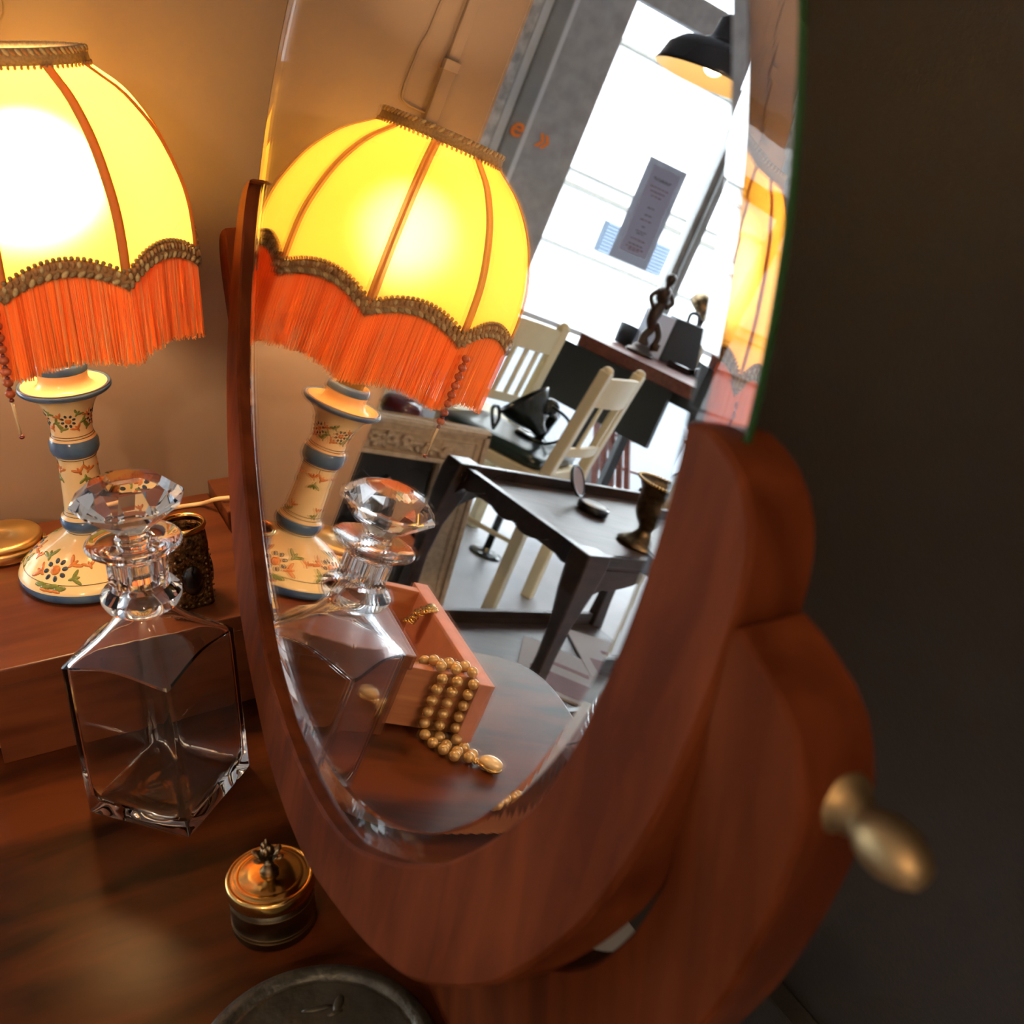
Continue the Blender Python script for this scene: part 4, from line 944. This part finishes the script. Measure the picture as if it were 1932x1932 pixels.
for s_, t_ in ((.1, .15), (1.08, .08), (.1, .55), (1.08, .55)):
    b = MB(); b.beam(DS(s_, t_, FL), DS(s_, t_, .0), .04, .04); b.build('leg', MT['black_panel'], dk)
b = MB(); b.prism([(.06, .26), (.10, .26), (.10, .60), (.06, .60)], lambda a, c: DS(a, c, .1003), lambda a, c: DS(a, c, .104)); tag(b.build('pencil_strip', MT['oak']), 'narrow dark wooden strip lying on the red brown desk', 'strip')
stq = DS(.157, .249, .1)
st = empty('bronze_figurine', tuple(stq), 'tall brown bronze figurine on a round base standing on the red brown desk', 'figurine')
b = MB(); b.lathe([(0, .1003), (.062, .1003), (.064, .110), (.056, .118), (.044, .124), (.040, .138), (.030, .146), (0, .146)], (stq.x, stq.y, 0), 32); b.build('round_base', MT['bronze'], st)
def body(pts, name, par, mt):   # one continuous skinned surface
    b = MB(); return b
P = [(0, 0, .142), (.006, .006, .18), (-.010, .004, .22), (.010, -.004, .26), (.004, 0, .30), (-.006, 0, .335), (.004, 0, .365), (.0, 0, .395), (0, 0, .408), (0, 0, .43), (0, 0, .452), (0, 0, .468)]
Rr = [.030, .019, .020, .026, .030, .024, .031, .026, .011, .021, .023, .006]
b = MB(); b.tube(smoothpts([(stq.x+a, stq.y+c, z) for a, c, z in P], 4), [q_.x for q_ in smoothpts([(r, 0, 0) for r in Rr], 4)], 16)
b.tube(smoothpts([(stq.x+.028, stq.y, .385), (stq.x+.052, stq.y+.01, .345), (stq.x+.030, stq.y-.01, .305)], 4), [.010]*9, 10)
b.tube(smoothpts([(stq.x-.028, stq.y, .385), (stq.x-.050, stq.y-.01, .35), (stq.x-.020, stq.y-.02, .325)], 4), [.010]*9, 10)
b.tube(smoothpts([(stq.x-.015, stq.y-.01, .25), (stq.x-.045, stq.y-.02, .20), (stq.x-.038, stq.y-.02, .145)], 4), [.014]*9, 10)
b.tube([(stq.x-.030, stq.y-.02, .142), (stq.x-.055, stq.y-.03, .15), (stq.x-.06, stq.y-.03, .17)], [.012, .014, .008], 10)
b.build('figure', MT['bronze'], st)
def dbox(name, s0, s1, t0, t1, z0, z1, mt, label, cat, bev=.002):
    b = MB(); b.prism([(s0, t0), (s1, t0), (s1, t1), (s0, t1)], lambda a, c: DS(a, c, z0), lambda a, c: DS(a, c, z1)); o = b.build(name, mt, bevel=bev)
    if label: tag(o, label, cat)
    return o
b = MB(); b.box((-2.463, 3.10, .1005), (-2.360, 3.20, .292)); tag(b.build('white_box', MT['white_box'], bevel=.002), 'plain white card box on the desk between the figurine and the dark case', 'box')
cs = empty('dark_case', (-2.60, 3.135, .1), 'dark blue grey upright case with top handle on the desk', 'case')
b = MB(); b.box((-2.740, 3.10, .1005), (-2.470, 3.17, .300)); b.build('case_body', MT['grey_case'], cs, bevel=.006)
b = MB(); b.tube(smoothpts([(-2.547, 3.135, .298), (-2.543, 3.135, .332), (-2.560, 3.135, .345), (-2.590, 3.135, .338), (-2.605, 3.135, .298)], 5), .008, 8); b.build('handle', MT['grey_case'], cs)
b = MB(); q0 = Vector((-2.325, 3.215, .1)); b.lathe([(0, .1005), (.040, .1005), (.044, .19), (.041, .19), (.037, .106), (0, .106)], (q0.x, q0.y, 0), 28); tag(b.build('grey_tumbler', MT['grey_case']), 'grey beaker standing behind the bronze figurine', 'beaker')
b = MB(); b.prism([(.27, .31), (.38, .31), (.38, .40), (.27, .40)], lambda a, c: DS(a, c, .1004), lambda a, c: DS(a, c, .130)); b.ell(DS(.40, .37, .125), (.030, .03, .024), None, 0, 12, 8); tag(b.build('black_telephone', MT['onyx'], bevel=.006), 'black telephone lying at the front of the desk', 'telephone')
bl = empty('bronze_desk_lamp', (-2.70, 3.32, .1), 'rounded bronze lamp with curved shade standing behind the dark case', 'lamp')
q0 = Vector((-2.74, 3.32, .1))
b = MB(); b.lathe([(0, .1005), (.05, .1005), (.05, .112), (.012, .12), (.010, .33), (0, .33)], (q0.x, q0.y, 0), 24); b.build('lamp_stem', MT['bronze'], bl)
R = Matrix.Translation((-2.715, q0.y, .385)) @ Matrix.Rotation(-.45, 4, 'Y') @ Matrix.Rotation(.5, 4, 'X'); b = MB(); b.lathe([(.068, -.03), (.070, 0), (.058, .032), (.034, .052), (0, .058), (0, .054), (.032, .048), (.054, .030), (.066, 0), (.064, -.03), (.068, -.03)], n=36, mtx=R); b.build('bowl_shade', MT['tarnish'], bl)
# folded wooden rack leaning on the window dado
b = MB()
for k in range(5): b.beam((-2.62-.05*k, 3.30, FL+.01), (-2.50-.045*k, 3.58, -.12), .016, .03)
for k in range(4): z = FL+.12+.14*k; b.beam((-2.61, 3.30+.063*(k+1)*.9, z), (-2.86, 3.30+.063*(k+1)*.9, z), .012, .012)
tag(b.build('folding_rack', MT['redwood']), 'folded wooden slatted rack leaning on the white window dado', 'rack')
# pendant
pd = empty('pendant_lamp', (-1.505, 2.0, 1.017), 'black enamel pendant lamp with cream inside hanging before the window', 'pendant lamp')
b = MB(); b.lathe([(.172, 1.017), (.174, 1.022), (.168, 1.032), (.155, 1.075), (.125, 1.105), (.07, 1.12), (.045, 1.135), (.038, 1.19), (.020, 1.205), (0, 1.205)], (-1.505, 2.0, 0), 56); b.build('shade_outside', MT['pendant_out'], pd)
b = MB(); b.lathe([(.172, 1.0171), (.152, 1.070), (.122, 1.100), (.07, 1.114), (0, 1.116)], (-1.505, 2.0, 0), 56); b.build('shade_inside', MT['pendant_in'], pd)
b = MB(); b.tube([(-1.505, 2.0, 1.2), (-1.505, 2.0, CE)], .004, 8); b.build('cord', MT['rubber'], pd)
b = MB(); b.ell((-1.505, 2.0, 1.075), (.028, .028, .034), None, 0, 14, 10); b.build('bulb', MT['bulb'], pd)
light('pendant_light', 'POINT', (-1.505, 2.0, 1.06), 6, (1, .72, .40), .03)
